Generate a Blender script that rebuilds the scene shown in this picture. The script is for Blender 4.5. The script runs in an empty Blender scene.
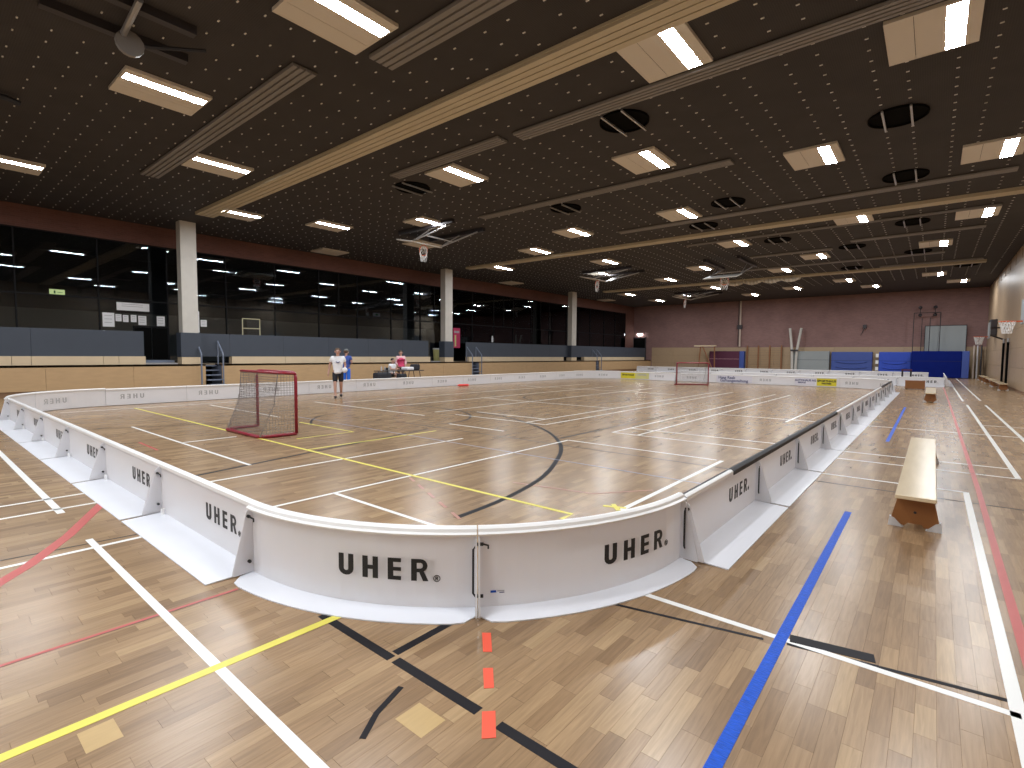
import bpy, bmesh, math, random
from mathutils import Vector, Matrix
random.seed(7)
sc = bpy.context.scene
COL = sc.collection

# ---------------------------------------------------------------- camera, world, exposure
F_PX = 509.39
cam_d = bpy.data.cameras.new('camera'); cam = bpy.data.objects.new('camera', cam_d); COL.objects.link(cam)
cam_d.sensor_width = 36.0; cam_d.lens = F_PX / 1024 * 36.0; cam_d.clip_start = 0.05; cam_d.clip_end = 300
RC = ((0.77045504, 0.04245619, -0.63607901), (0.63745252, -0.03987855, 0.76945694), (0.00730231, -0.99830215, -0.05778843))
mw = Matrix.Identity(4)
for i in range(3):
    mw[i][0] = RC[i][0]; mw[i][1] = -RC[i][1]; mw[i][2] = -RC[i][2]
mw[2][3] = 1.56
cam.matrix_world = mw
sc.camera = cam
w = bpy.data.worlds.new('night'); sc.world = w; w.use_nodes = True
w.node_tree.nodes['Background'].inputs[0].default_value = (0.02, 0.025, 0.04, 1)
w.node_tree.nodes['Background'].inputs[1].default_value = 0.3
vs = sc.view_settings
vs.view_transform = 'Standard'; vs.look = 'None'; vs.gamma = 1.0; vs.use_curve_mapping = False; vs.exposure = 0.0
sc.cycles.caustics_reflective = False; sc.cycles.caustics_refractive = False; sc.cycles.sample_clamp_indirect = 6.0
LAMP = 138.0          # radiance of a ceiling tube
HC = 6.95             # ceiling height
XR, XL, YF, YB = 3.05, -26.1, 53.0, -12.0

# ---------------------------------------------------------------- materials
def mat(name, col, rough=0.5, metal=0.0, noise=0.0, scale=20.0, bump=0.0, stretch=(1, 1, 1), emit=0.0, emit_col=None, spec=None, coat=0.0):
    m = bpy.data.materials.new(name); m.use_nodes = True
    nt = m.node_tree; b = nt.nodes['Principled BSDF']
    b.inputs['Base Color'].default_value = (*col, 1); b.inputs['Roughness'].default_value = rough; b.inputs['Metallic'].default_value = metal
    if spec is not None: b.inputs['Specular IOR Level'].default_value = spec
    if coat: b.inputs['Coat Weight'].default_value = coat; b.inputs['Coat Roughness'].default_value = 0.15
    if emit:
        b.inputs['Emission Color'].default_value = (*(emit_col or col), 1); b.inputs['Emission Strength'].default_value = emit
    if noise or bump:
        tc = nt.nodes.new('ShaderNodeTexCoord'); mp = nt.nodes.new('ShaderNodeMapping'); mp.inputs['Scale'].default_value = stretch
        nz = nt.nodes.new('ShaderNodeTexNoise'); nz.inputs['Scale'].default_value = scale; nz.inputs['Detail'].default_value = 4
        nt.links.new(tc.outputs['Object'], mp.inputs[0]); nt.links.new(mp.outputs[0], nz.inputs['Vector'])
        if noise:
            mx = nt.nodes.new('ShaderNodeMixRGB'); mx.blend_type = 'MIX'
            mx.inputs[1].default_value = (*[c * (1 - noise) for c in col], 1); mx.inputs[2].default_value = (*[min(1, c * (1 + noise)) for c in col], 1)
            nt.links.new(nz.outputs['Fac'], mx.inputs[0]); nt.links.new(mx.outputs[0], b.inputs['Base Color'])
        if bump:
            bp = nt.nodes.new('ShaderNodeBump'); bp.inputs['Strength'].default_value = bump; bp.inputs['Distance'].default_value = 0.01
            nt.links.new(nz.outputs['Fac'], bp.inputs['Height']); nt.links.new(bp.outputs[0], b.inputs['Normal'])
    return m

def math_n(nt, op, a, b=None):
    n = nt.nodes.new('ShaderNodeMath'); n.operation = op
    for i, v in enumerate((a, b)):
        if v is None: continue
        if isinstance(v, (int, float)): n.inputs[i].default_value = v
        else: nt.links.new(v, n.inputs[i])
    return n.outputs[0]

ROWW = 0.075
def row_params(r):                 # the same layout in the shader and in the built blocks
    L = 0.24 + 0.34 * ((r * 0.7548776 + 1000) % 1.0)
    off = ((r * 0.6180340 + 1000) % 1.0) * L
    return L, off

def parquet_material():
    m = bpy.data.materials.new('oak_parquet'); m.use_nodes = True
    nt = m.node_tree; b = nt.nodes['Principled BSDF']; L = nt.links.new
    geo = nt.nodes.new('ShaderNodeNewGeometry'); sx = nt.nodes.new('ShaderNodeSeparateXYZ'); L(geo.outputs['Position'], sx.inputs[0])
    x, y = sx.outputs[0], sx.outputs[1]
    row = math_n(nt, 'FLOOR', math_n(nt, 'DIVIDE', x, ROWW))
    ln = math_n(nt, 'ADD', math_n(nt, 'MULTIPLY', math_n(nt, 'FRACT', math_n(nt, 'ADD', math_n(nt, 'MULTIPLY', row, 0.7548776), 1000)), 0.34), 0.24)
    off = math_n(nt, 'MULTIPLY', math_n(nt, 'FRACT', math_n(nt, 'ADD', math_n(nt, 'MULTIPLY', row, 0.6180340), 1000)), ln)
    q = math_n(nt, 'DIVIDE', math_n(nt, 'ADD', y, off), ln)
    idx = math_n(nt, 'FLOOR', q)
    cb = nt.nodes.new('ShaderNodeCombineXYZ'); L(row, cb.inputs[0]); L(idx, cb.inputs[1])
    wn = nt.nodes.new('ShaderNodeTexWhiteNoise'); wn.noise_dimensions = '3D'; L(cb.outputs[0], wn.inputs['Vector'])
    ramp = nt.nodes.new('ShaderNodeValToRGB'); cr = ramp.color_ramp
    cr.elements[0].position = 0; cr.elements[0].color = (0.235, 0.145, 0.078, 1)
    cr.elements[1].position = 1; cr.elements[1].color = (0.41, 0.278, 0.152, 1)
    for p, c in ((0.2, (0.288, 0.183, 0.1, 1)), (0.6, (0.318, 0.205, 0.113, 1)), (0.87, (0.355, 0.232, 0.128, 1))):
        e = cr.elements.new(p); e.color = c
    L(wn.outputs['Value'], ramp.inputs[0])
    # grain: long along the block
    mp = nt.nodes.new('ShaderNodeMapping'); mp.inputs['Scale'].default_value = (70, 4.5, 1)
    ad = nt.nodes.new('ShaderNodeVectorMath'); ad.operation = 'ADD'; L(geo.outputs['Position'], ad.inputs[0])
    sc_ = nt.nodes.new('ShaderNodeVectorMath'); sc_.operation = 'SCALE'; sc_.inputs['Scale'].default_value = 7.0; L(wn.outputs['Color'], sc_.inputs[0]); L(sc_.outputs[0], ad.inputs[1])
    L(ad.outputs[0], mp.inputs[0])
    nz = nt.nodes.new('ShaderNodeTexNoise'); nz.inputs['Scale'].default_value = 1.0; nz.inputs['Detail'].default_value = 5; nz.inputs['Distortion'].default_value = 0.6; L(mp.outputs[0], nz.inputs['Vector'])
    mr = nt.nodes.new('ShaderNodeMapRange'); mr.inputs[1].default_value = 0.3; mr.inputs[2].default_value = 0.7; mr.inputs[3].default_value = 0.84; mr.inputs[4].default_value = 1.13; L(nz.outputs['Fac'], mr.inputs[0])
    # large wear patches
    nw = nt.nodes.new('ShaderNodeTexNoise'); nw.inputs['Scale'].default_value = 0.55; nw.inputs['Detail'].default_value = 4; L(geo.outputs['Position'], nw.inputs['Vector'])
    mw_ = nt.nodes.new('ShaderNodeMapRange'); mw_.inputs[1].default_value = 0.35; mw_.inputs[2].default_value = 0.65; mw_.inputs[3].default_value = 0.94; mw_.inputs[4].default_value = 1.06; L(nw.outputs['Fac'], mw_.inputs[0])
    k = math_n(nt, 'MULTIPLY', mr.outputs[0], mw_.outputs[0])
    # joints (colour of the joint filler)
    fx = math_n(nt, 'FRACT', math_n(nt, 'DIVIDE', x, ROWW)); fy = math_n(nt, 'FRACT', q)
    jx = math_n(nt, 'GREATER_THAN', math_n(nt, 'ABSOLUTE', math_n(nt, 'SUBTRACT', fx, 0.5)), 0.485)
    jy = math_n(nt, 'GREATER_THAN', math_n(nt, 'ABSOLUTE', math_n(nt, 'SUBTRACT', fy, 0.5)), 0.4965)
    j = math_n(nt, 'MAXIMUM', jx, jy)
    k2 = math_n(nt, 'MULTIPLY', k, math_n(nt, 'SUBTRACT', 1.0, math_n(nt, 'MULTIPLY', j, 0.12)))
    vm = nt.nodes.new('ShaderNodeVectorMath'); vm.operation = 'SCALE'; L(ramp.outputs[0], vm.inputs[0]); L(k2, vm.inputs['Scale'])
    L(vm.outputs[0], b.inputs['Base Color'])
    b.inputs['Roughness'].default_value = 0.255
    b.inputs['Specular IOR Level'].default_value = 0.42
    return m

def brick_material(name, c1, c2, mortar, axis, bw=0.24, bh=0.075):
    m = bpy.data.materials.new(name); m.use_nodes = True
    nt = m.node_tree; b = nt.nodes['Principled BSDF']; L = nt.links.new
    geo = nt.nodes.new('ShaderNodeNewGeometry'); sx = nt.nodes.new('ShaderNodeSeparateXYZ'); L(geo.outputs['Position'], sx.inputs[0])
    cb = nt.nodes.new('ShaderNodeCombineXYZ'); L(sx.outputs[axis], cb.inputs[0]); L(sx.outputs[2], cb.inputs[1])
    br = nt.nodes.new('ShaderNodeTexBrick'); L(cb.outputs[0], br.inputs['Vector'])
    br.inputs['Color1'].default_value = (*c1, 1); br.inputs['Color2'].default_value = (*c2, 1); br.inputs['Mortar'].default_value = (*mortar, 1)
    br.inputs['Scale'].default_value = 1.0; br.inputs['Brick Width'].default_value = bw; br.inputs['Row Height'].default_value = bh; br.inputs['Mortar Size'].default_value = 0.008
    nz = nt.nodes.new('ShaderNodeTexNoise'); nz.inputs['Scale'].default_value = 0.8; L(geo.outputs['Position'], nz.inputs['Vector'])
    mr = nt.nodes.new('ShaderNodeMapRange'); mr.inputs[3].default_value = 0.8; mr.inputs[4].default_value = 1.2; L(nz.outputs['Fac'], mr.inputs[0])
    vm = nt.nodes.new('ShaderNodeVectorMath'); vm.operation = 'SCALE'; L(br.outputs['Color'], vm.inputs[0]); L(mr.outputs[0], vm.inputs['Scale'])
    L(vm.outputs[0], b.inputs['Base Color']); b.inputs['Roughness'].default_value = 0.85
    bp = nt.nodes.new('ShaderNodeBump'); bp.inputs['Strength'].default_value = 0.4; bp.invert = True; L(br.outputs['Fac'], bp.inputs['Height']); L(bp.outputs[0], b.inputs['Normal'])
    return m

def ceiling_material():
    m = bpy.data.materials.new('dark_acoustic_ceiling'); m.use_nodes = True
    nt = m.node_tree; b = nt.nodes['Principled BSDF']; L = nt.links.new
    geo = nt.nodes.new('ShaderNodeNewGeometry')
    mp = nt.nodes.new('ShaderNodeMapping'); mp.inputs['Scale'].default_value = (1, 1, 0.0); L(geo.outputs['Position'], mp.inputs[0])
    ck = nt.nodes.new('ShaderNodeTexVoronoi'); ck.inputs['Scale'].default_value = 28; ck.inputs['Randomness'].default_value = 0.1; L(mp.outputs[0], ck.inputs['Vector'])
    nz = nt.nodes.new('ShaderNodeTexNoise'); nz.inputs['Scale'].default_value = 1.2; nz.inputs['Detail'].default_value = 4; L(mp.outputs[0], nz.inputs['Vector'])
    mr = nt.nodes.new('ShaderNodeMapRange'); mr.inputs[1].default_value = 0.0; mr.inputs[2].default_value = 0.5; mr.inputs[3].default_value = 0.72; mr.inputs[4].default_value = 1.1; L(ck.outputs['Distance'], mr.inputs[0])
    mr2 = nt.nodes.new('ShaderNodeMapRange'); mr2.inputs[3].default_value = 0.8; mr2.inputs[4].default_value = 1.2; L(nz.outputs['Fac'], mr2.inputs[0])
    vm = nt.nodes.new('ShaderNodeVectorMath'); vm.operation = 'SCALE'; vm.inputs[0].default_value = CEIL_COL; L(math_n(nt, 'MULTIPLY', mr.outputs[0], mr2.outputs[0]), vm.inputs['Scale'])
    L(vm.outputs[0], b.inputs['Base Color']); b.inputs['Roughness'].default_value = 0.75; b.inputs['Specular IOR Level'].default_value = 0.2
    return m

def board_material():
    m = bpy.data.materials.new('white_board_plastic'); m.use_nodes = True     # slightly translucent, as thin board plastic is
    nt = m.node_tree; b = nt.nodes['Principled BSDF']; L = nt.links.new
    out = [n for n in nt.nodes if n.type == 'OUTPUT_MATERIAL'][0]
    geo = nt.nodes.new('ShaderNodeNewGeometry'); nz = nt.nodes.new('ShaderNodeTexNoise'); nz.inputs['Scale'].default_value = 3.0; L(geo.outputs['Position'], nz.inputs['Vector'])
    mx = nt.nodes.new('ShaderNodeMixRGB'); mx.inputs[1].default_value = (0.84, 0.84, 0.86, 1); mx.inputs[2].default_value = (0.88, 0.88, 0.90, 1); L(nz.outputs['Fac'], mx.inputs[0]); L(mx.outputs[0], b.inputs['Base Color'])
    b.inputs['Roughness'].default_value = 0.2
    tl = nt.nodes.new('ShaderNodeBsdfTranslucent'); tl.inputs[0].default_value = (0.93, 0.93, 0.96, 1)
    ms = nt.nodes.new('ShaderNodeMixShader'); ms.inputs[0].default_value = 0.38; L(b.outputs[0], ms.inputs[1]); L(tl.outputs[0], ms.inputs[2]); L(ms.outputs[0], out.inputs[0])
    return m

def glass_material():
    m = bpy.data.materials.new('window_glass'); m.use_nodes = True
    nt = m.node_tree; L = nt.links.new
    for n in list(nt.nodes):
        if n.type == 'BSDF_PRINCIPLED': nt.nodes.remove(n)
    out = [n for n in nt.nodes if n.type == 'OUTPUT_MATERIAL'][0]
    tr = nt.nodes.new('ShaderNodeBsdfTransparent'); tr.inputs[0].default_value = (0.6, 0.63, 0.66, 1)
    gl = nt.nodes.new('ShaderNodeBsdfGlossy'); gl.inputs['Roughness'].default_value = 0.01; gl.inputs[0].default_value = (0.82, 0.9, 1, 1)
    fr = nt.nodes.new('ShaderNodeFresnel'); fr.inputs[0].default_value = 1.5
    mx = nt.nodes.new('ShaderNodeMixShader'); L(fr.outputs[0], mx.inputs[0]); L(tr.outputs[0], mx.inputs[1]); L(gl.outputs[0], mx.inputs[2]); L(mx.outputs[0], out.inputs[0])
    return m

CEIL_COL = (0.050, 0.046, 0.047)
M = dict(
    parquet=parquet_material(),
    sub=mat('subfloor', (0.10, 0.06, 0.03), 0.8),
    patch=mat('pale_oak_patch', (0.50, 0.34, 0.15), 0.35, noise=0.12, scale=8, stretch=(8, 1, 1)),
    ceil=ceiling_material(),
    brick=brick_material('mauve_brick', (0.27, 0.155, 0.145), (0.225, 0.13, 0.12), (0.26, 0.165, 0.155), 0),
    brickl=brick_material('red_brick', (0.15, 0.062, 0.047), (0.12, 0.05, 0.038), (0.14, 0.07, 0.056), 1),
    plaster=mat('grey_plaster', (0.45, 0.43, 0.4), 0.8, noise=0.05, scale=3),
    conc=mat('pale_concrete', (0.55, 0.53, 0.49), 0.7, noise=0.1, scale=3),
    birch=mat('birch_panel', (0.42, 0.305, 0.195), 0.4, noise=0.12, scale=3, stretch=(1, 1, 5), spec=0.4),
    oakp=mat('oak_veneer', (0.50, 0.335, 0.18), 0.5, noise=0.12, scale=2.5, stretch=(1, 1, 4)),
    beige=mat('pale_birch', (0.62, 0.50, 0.34), 0.5, noise=0.08, scale=3),
    plinth=mat('brown_plinth', (0.22, 0.12, 0.06), 0.6),
    bal=mat('slate_board', (0.045, 0.057, 0.08), 0.55, noise=0.08, scale=2),
    frame=mat('dark_mullion', (0.014, 0.014, 0.016), 0.8, spec=0.1),
    glass=glass_material(),
    white=board_material(),
    foot=mat('white_foot_plastic', (0.78, 0.80, 0.86), 0.3, noise=0.03, scale=3),
    rail=mat('white_rail', (0.84, 0.84, 0.84), 0.35),
    black=mat('black_print', (0.012, 0.012, 0.013), 0.5),
    wornred=mat('worn_red_line', (0.40, 0.17, 0.12), 0.35), ghost=mat('faint_grey_print', (0.42, 0.42, 0.44), 0.5),
    lrail=mat('black_rail_cover', (0.012, 0.012, 0.015), 0.5, spec=0.2),
    lw=mat('white_line', (0.82, 0.82, 0.80), 0.32), ly=mat('yellow_line', (0.74, 0.66, 0.10), 0.4),
    lr=mat('red_line', (0.48, 0.085, 0.075), 0.4, noise=0.1, scale=5), lk=mat('black_line', (0.014, 0.013, 0.016), 0.55, spec=0.15), lblue=mat('pale_blue_line', (0.25, 0.26, 0.35), 0.35),
    lor=mat('orange_tape', (0.85, 0.12, 0.07), 0.6, spec=0.2), lkf=mat('worn_brown_line', (0.10, 0.06, 0.045), 0.4),
    btape=mat('blue_tape', (0.006, 0.085, 0.55), 0.45, noise=0.75, scale=14, stretch=(2, 9, 1), bump=0.5, spec=0.2),
    red=mat('red_steel', (0.26, 0.012, 0.03), 0.35), net=mat('grey_net_cord', (0.2, 0.18, 0.18), 0.8),
    fixt=mat('cream_fixture', (0.66, 0.62, 0.56), 0.5), tube=mat('fluorescent_tube', (1, 1, 1), 0.4, emit=LAMP, emit_col=(0.94, 0.97, 1.0)),
    cream=mat('cream_track', (0.54, 0.48, 0.36), 0.5, noise=0.06, scale=3), grey=mat('grey_radiant', (0.21, 0.20, 0.195), 0.45), greyd=mat('dark_groove', (0.10, 0.095, 0.09), 0.6),
    void=mat('black_void', (0.006, 0.006, 0.006), 0.9, spec=0.03), clip=mat('bright_clip', (0.75, 0.74, 0.72), 0.4, metal=0.2),
    steel=mat('grey_steel', (0.45, 0.45, 0.46), 0.35, metal=0.7), dsteel=mat('dark_steel', (0.05, 0.045, 0.05), 0.45, metal=0.4),
    bench=mat('bench_top_pine', (0.64, 0.51, 0.33), 0.24, noise=0.15, scale=2.5, stretch=(6, 0.7, 1), spec=0.5),
    benchend=mat('bench_end_brown', (0.25, 0.10, 0.028), 0.45, noise=0.12, scale=6), greypl=mat('grey_plastic', (0.55, 0.54, 0.55), 0.5),
    hoop=mat('orange_rim', (0.65, 0.12, 0.04), 0.4), netw=mat('white_net', (0.85, 0.85, 0.85), 0.7),
    blue1=mat('blue_mat', (0.045, 0.085, 0.33), 0.5, noise=0.1, scale=2), blue2=mat('bright_blue_mat', (0.02, 0.07, 0.50), 0.45, noise=0.15, scale=2), blue3=mat('navy_mat', (0.003, 0.012, 0.15), 0.7, noise=0.15, scale=2, spec=0.1),
    greym=mat('grey_mat', (0.30, 0.33, 0.34), 0.6, noise=0.06, scale=2), maroon=mat('maroon_mat', (0.085, 0.012, 0.04), 0.5, noise=0.1, scale=2),
    lad=mat('brown_bar_wood', (0.26, 0.11, 0.045), 0.5), paper=mat('white_paper', (0.8, 0.8, 0.82), 0.6, emit=0.0),
    exit=mat('exit_sign_lit', (0.75, 0.85, 0.35), 0.4, emit=1.6), green=mat('sign_green', (0.05, 0.3, 0.1), 0.5),
    lampw=mat('small_white_lamp', (1, 1, 1), 0.4, emit=25.0), yel=mat('yellow_print', (0.70, 0.62, 0.03), 0.4), yelp=mat('pale_yellow_print', (0.62, 0.60, 0.25), 0.4),
    navyp=mat('navy_print', (0.08, 0.09, 0.2), 0.4), lav=mat('pale_lavender_print', (0.72, 0.72, 0.82), 0.4),
    skin=mat('skin', (0.50, 0.29, 0.225), 0.5), tee=mat('white_cotton', (0.80, 0.80, 0.83), 0.8, noise=0.05, scale=8), shorts=mat('black_cotton', (0.015, 0.015, 0.022), 0.8),
    hair=mat('short_hair', (0.10, 0.06, 0.04), 0.8), blueshirt=mat('blue_cotton', (0.035, 0.075, 0.32), 0.8, noise=0.2, scale=8), bluetr=mat('bright_blue_cotton', (0.03, 0.17, 0.75), 0.8),
    cap=mat('grey_cap', (0.13, 0.14, 0.14), 0.8), pink=mat('crimson_vest', (0.55, 0.045, 0.13), 0.8), pinkp=mat('pale_pink_cotton', (0.75, 0.48, 0.5), 0.8),
    dark=mat('dark_fabric', (0.02, 0.021, 0.028), 0.7), tabtop=mat('dark_table_top', (0.07, 0.06, 0.055), 0.5), redpad=mat('red_vinyl', (0.75, 0.05, 0.04), 0.5),
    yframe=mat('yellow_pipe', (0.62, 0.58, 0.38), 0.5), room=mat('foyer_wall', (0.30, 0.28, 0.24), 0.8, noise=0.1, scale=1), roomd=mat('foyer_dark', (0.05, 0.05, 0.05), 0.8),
    stair=mat('blue_grey_steel', (0.17, 0.2, 0.27), 0.45), pipe=mat('pale_pipe', (0.55, 0.45, 0.38), 0.5), curtain=mat('pale_curtain', (0.68, 0.62, 0.52), 0.8),
)

for k_ in ('lampw', 'exit'): M[k_].cycles.emission_sampling = 'NONE'
M['tube'].cycles.emission_sampling = 'FRONT_BACK'

# ---------------------------------------------------------------- mesh helpers
class B:
    """collects boxes, bars, tubes and prisms; build() links them as one mesh"""
    def __init__(s): s.v = []; s.f = []; s.m = []; s.mats = []
    def mi(s, m):
        if m not in s.mats: s.mats.append(m)
        return s.mats.index(m)
    def add(s, vs_, fs, m):
        o = len(s.v); s.v += [tuple(p) for p in vs_]; k = s.mi(m)
        for f in fs: s.f.append(tuple(i + o for i in f)); s.m.append(k)
        return s
    def box(s, a, b, m):
        x0, y0, z0 = a; x1, y1, z1 = b
        vs_ = [(x0, y0, z0), (x1, y0, z0), (x1, y1, z0), (x0, y1, z0), (x0, y0, z1), (x1, y0, z1), (x1, y1, z1), (x0, y1, z1)]
        return s.add(vs_, [(0, 3, 2, 1), (4, 5, 6, 7), (0, 1, 5, 4), (1, 2, 6, 5), (2, 3, 7, 6), (3, 0, 4, 7)], m)
    def hexa(s, vs_, m):
        return s.add(vs_, [(0, 3, 2, 1), (4, 5, 6, 7), (0, 1, 5, 4), (1, 2, 6, 5), (2, 3, 7, 6), (3, 0, 4, 7)], m)
    def tube(s, pts, r, m, n=8, cap=True, closed=False):
        pts = [Vector(p) for p in pts]; N = len(pts); rings = []
        rr = r if isinstance(r, (list, tuple)) else [r] * N
        for i, p in enumerate(pts):
            if closed: d = pts[(i + 1) % N] - pts[i - 1]
            else: d = pts[min(i + 1, N - 1)] - pts[max(i - 1, 0)]
            d.normalize()
            up = Vector((0, 0, 1)) if abs(d.z) < 0.95 else Vector((1, 0, 0))
            a = d.cross(up).normalized(); c = a.cross(d)
            rings.append([p + (a * math.cos(t) + c * math.sin(t)) * rr[i] for t in [2 * math.pi * k / n for k in range(n)]])
        vs_ = [q for ring in rings for q in ring]; fs = []
        for i in range(N if closed else N - 1):
            j = (i + 1) % N
            for k in range(n):
                fs.append((i * n + k, i * n + (k + 1) % n, j * n + (k + 1) % n, j * n + k))
        if cap and not closed:
            fs.append(tuple(range(n))[::-1]); fs.append(tuple((N - 1) * n + k for k in range(n)))
        return s.add(vs_, fs, m)
    def prism(s, poly, d, m):
        """poly: 3-D points of a flat outline; d: extrusion vector"""
        n = len(poly); d = Vector(d); p = [Vector(q) for q in poly]
        vs_ = p + [q + d for q in p]
        fs = [tuple(range(n))[::-1], tuple(range(n, 2 * n))] + [(i, (i + 1) % n, n + (i + 1) % n, n + i) for i in range(n)]
        return s.add(vs_, fs, m)
    def sphere(s, c, r, m, nu=10, nv=6):
        rx, ry, rz = r if isinstance(r, (tuple, list)) else (r, r, r); vs_ = []; fs = []
        for j in range(1, nv):
            t = math.pi * j / nv
            for i in range(nu):
                a = 2 * math.pi * i / nu
                vs_.append((c[0] + rx * math.sin(t) * math.cos(a), c[1] + ry * math.sin(t) * math.sin(a), c[2] + rz * math.cos(t)))
        vs_ += [(c[0], c[1], c[2] + rz), (c[0], c[1], c[2] - rz)]; T = len(vs_) - 2
        for j in range(nv - 2):
            for i in range(nu):
                fs.append((j * nu + i, (j + 1) * nu + i, (j + 1) * nu + (i + 1) % nu, j * nu + (i + 1) % nu))
        for i in range(nu):
            fs.append((T, i, (i + 1) % nu)); fs.append((T + 1, (nv - 2) * nu + (i + 1) % nu, (nv - 2) * nu + i))
        return s.add(vs_, fs, m)
    def build(s, name, parent=None, smooth=False, bevel=0.0):
        me = bpy.data.meshes.new(name); me.from_pydata(s.v, [], s.f)
        for m in s.mats: me.materials.append(m)
        me.polygons.foreach_set('material_index', s.m)
        bm = bmesh.new(); bm.from_mesh(me); bmesh.ops.recalc_face_normals(bm, faces=bm.faces); bm.to_mesh(me); bm.free()
        if smooth: me.polygons.foreach_set('use_smooth', [True] * len(me.polygons))
        me.update()
        o = bpy.data.objects.new(name, me); COL.objects.link(o)
        if parent is not None: o.parent = parent
        if bevel:
            md = o.modifiers.new('bevel', 'BEVEL'); md.width = bevel; md.segments = 2; md.limit_method = 'ANGLE'
        return o

def tag(o, label=None, cat=None, group=None, kind=None):
    if label: o['label'] = label
    if cat: o['category'] = cat
    if group: o['group'] = group
    if kind: o['kind'] = kind
    return o
def empty(name, loc=(0, 0, 0), rz=0.0, **k):
    o = bpy.data.objects.new(name, None); o.location = loc; o.rotation_euler = (0, 0, rz); COL.objects.link(o); return tag(o, **k)
def copy_tree(o, parent=None):
    c = o.copy(); COL.objects.link(c)
    if parent is not None: c.parent = parent
    for ch in list(o.children): copy_tree(ch, c)
    return c
def text_mesh(word, size, m, name, parent, M4, bold=0.0, extrude=0.002):
    cu = bpy.data.curves.new(name, 'FONT'); cu.body = word; cu.size = size; cu.offset = bold; cu.extrude = extrude; cu.resolution_u = 3; cu.align_x = 'CENTER'; cu.align_y = 'CENTER'
    t = bpy.data.objects.new(name, cu); COL.objects.link(t); bpy.context.view_layer.update()
    me = bpy.data.meshes.new_from_object(t.evaluated_get(bpy.context.evaluated_depsgraph_get()))
    bpy.data.objects.remove(t); bpy.data.curves.remove(cu)
    me.transform(M4); me.materials.clear(); me.materials.append(m)
    o = bpy.data.objects.new(name, me); COL.objects.link(o)
    if parent is not None: o.parent = parent
    return o
ORD = ['first', 'second', 'third', 'fourth', 'fifth', 'sixth', 'seventh', 'eighth', 'ninth', 'tenth', 'eleventh', 'twelfth', 'thirteenth', 'fourteenth', 'fifteenth', 'sixteenth', 'seventeenth', 'eighteenth']

def view(P):      # pixel of a world point, used only to choose which pieces show largest
    d = Vector(P) - Vector((0, 0, 1.56)); q = [sum(RC[r][c] * d[r] for r in range(3)) for c in range(3)]
    if q[2] <= 0.1: return None
    return (512 + F_PX * q[0] / q[2], 384 + F_PX * q[1] / q[2], q[2])

# ================================================================ STRUCTURE
# ---- floor: base slab + built parquet blocks near the camera
NX0, NX1, NY0, NY1 = -6.0, 1.2, 0.0, 4.95
fl = B()
def slab(x0, x1, y0, y1): fl.box((x0, y0, -0.15), (x1, y1, 0.0), M['parquet'])
slab(XL, NX0, YB, YF); slab(NX1, XR, YB, YF); slab(NX0, NX1, YB, NY0); slab(NX0, NX1, NY1, YF)
fl.box((NX0, NY0, -0.15), (NX1, NY1, -0.012), M['sub'])
floor = tag(fl.build('floor'), 'honey oak parquet hall floor crossed by coloured court lines', kind='structure')
blocks = []
for r in range(int(round(NX0 / ROWW)), int(round(NX1 / ROWW))):
    L, off = row_params(r); x0, x1 = r * ROWW, (r + 1) * ROWW
    i = math.floor((NY0 + off) / L)
    while True:
        a, b_ = i * L - off, (i + 1) * L - off
        if a >= NY1: break
        blocks.append((x0, x1, max(a, NY0), min(b_, NY1))); i += 1
def bsize(k):
    x0, x1, a, b_ = k; p = view(((x0 + x1) / 2, (a + b_) / 2, 0))
    if p is None or not (-20 < p[0] < 1044 and -20 < p[1] < 790): return 0
    return (b_ - a) / p[2] ** 2.5
blocks.sort(key=bsize, reverse=True)
g_ = 0.00015; cache = {}
def block_geo(bb, x0, x1, a, b_, z):
    c = 0.0004; bx0, bx1, by0, by1 = x0 + g_, x1 - g_, a + g_, b_ - g_
    vs_ = [(bx0, by0, -0.012), (bx1, by0, -0.012), (bx1, by1, -0.012), (bx0, by1, -0.012), (bx0, by0, z - c), (bx1, by0, z - c), (bx1, by1, z - c), (bx0, by1, z - c),
           (bx0 + c, by0 + c, z), (bx1 - c, by0 + c, z), (bx1 - c, by1 - c, z), (bx0 + c, by1 - c, z)]
    bb.add(vs_, [(8, 9, 10, 11), (0, 1, 5, 4), (1, 2, 6, 5), (2, 3, 7, 6), (3, 0, 4, 7), (4, 5, 9, 8), (5, 6, 10, 9), (6, 7, 11, 10), (7, 4, 8, 11)], M['parquet'])
for k, (x0, x1, a, b_) in enumerate(blocks[:300]):
    key = round(b_ - a, 3)
    if key not in cache:
        bb = B(); block_geo(bb, 0, ROWW, 0, key, 0.0); o = bb.build('parquet_block', floor); cache[key] = o.data
    else:
        o = bpy.data.objects.new('parquet_block', cache[key]); COL.objects.link(o); o.parent = floor
    o.location = (x0, a, 0)
bb = B()
for (x0, x1, a, b_) in blocks[300:]: block_geo(bb, x0, x1, a, b_, 0.0)
tag(bb.build('parquet_blocks', floor), kind='stuff')
for (x0, x1, a, b_) in ((-2.63, -2.47, 0.41, 0.53), (-1.71, -1.54, 1.30, 1.435)):
    tag(B().box((x0, a, -0.01), (x1, b_, 0.0006), M['patch']).build('patch_block', floor), 'pale yellow square repair block in the parquet')

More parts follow.
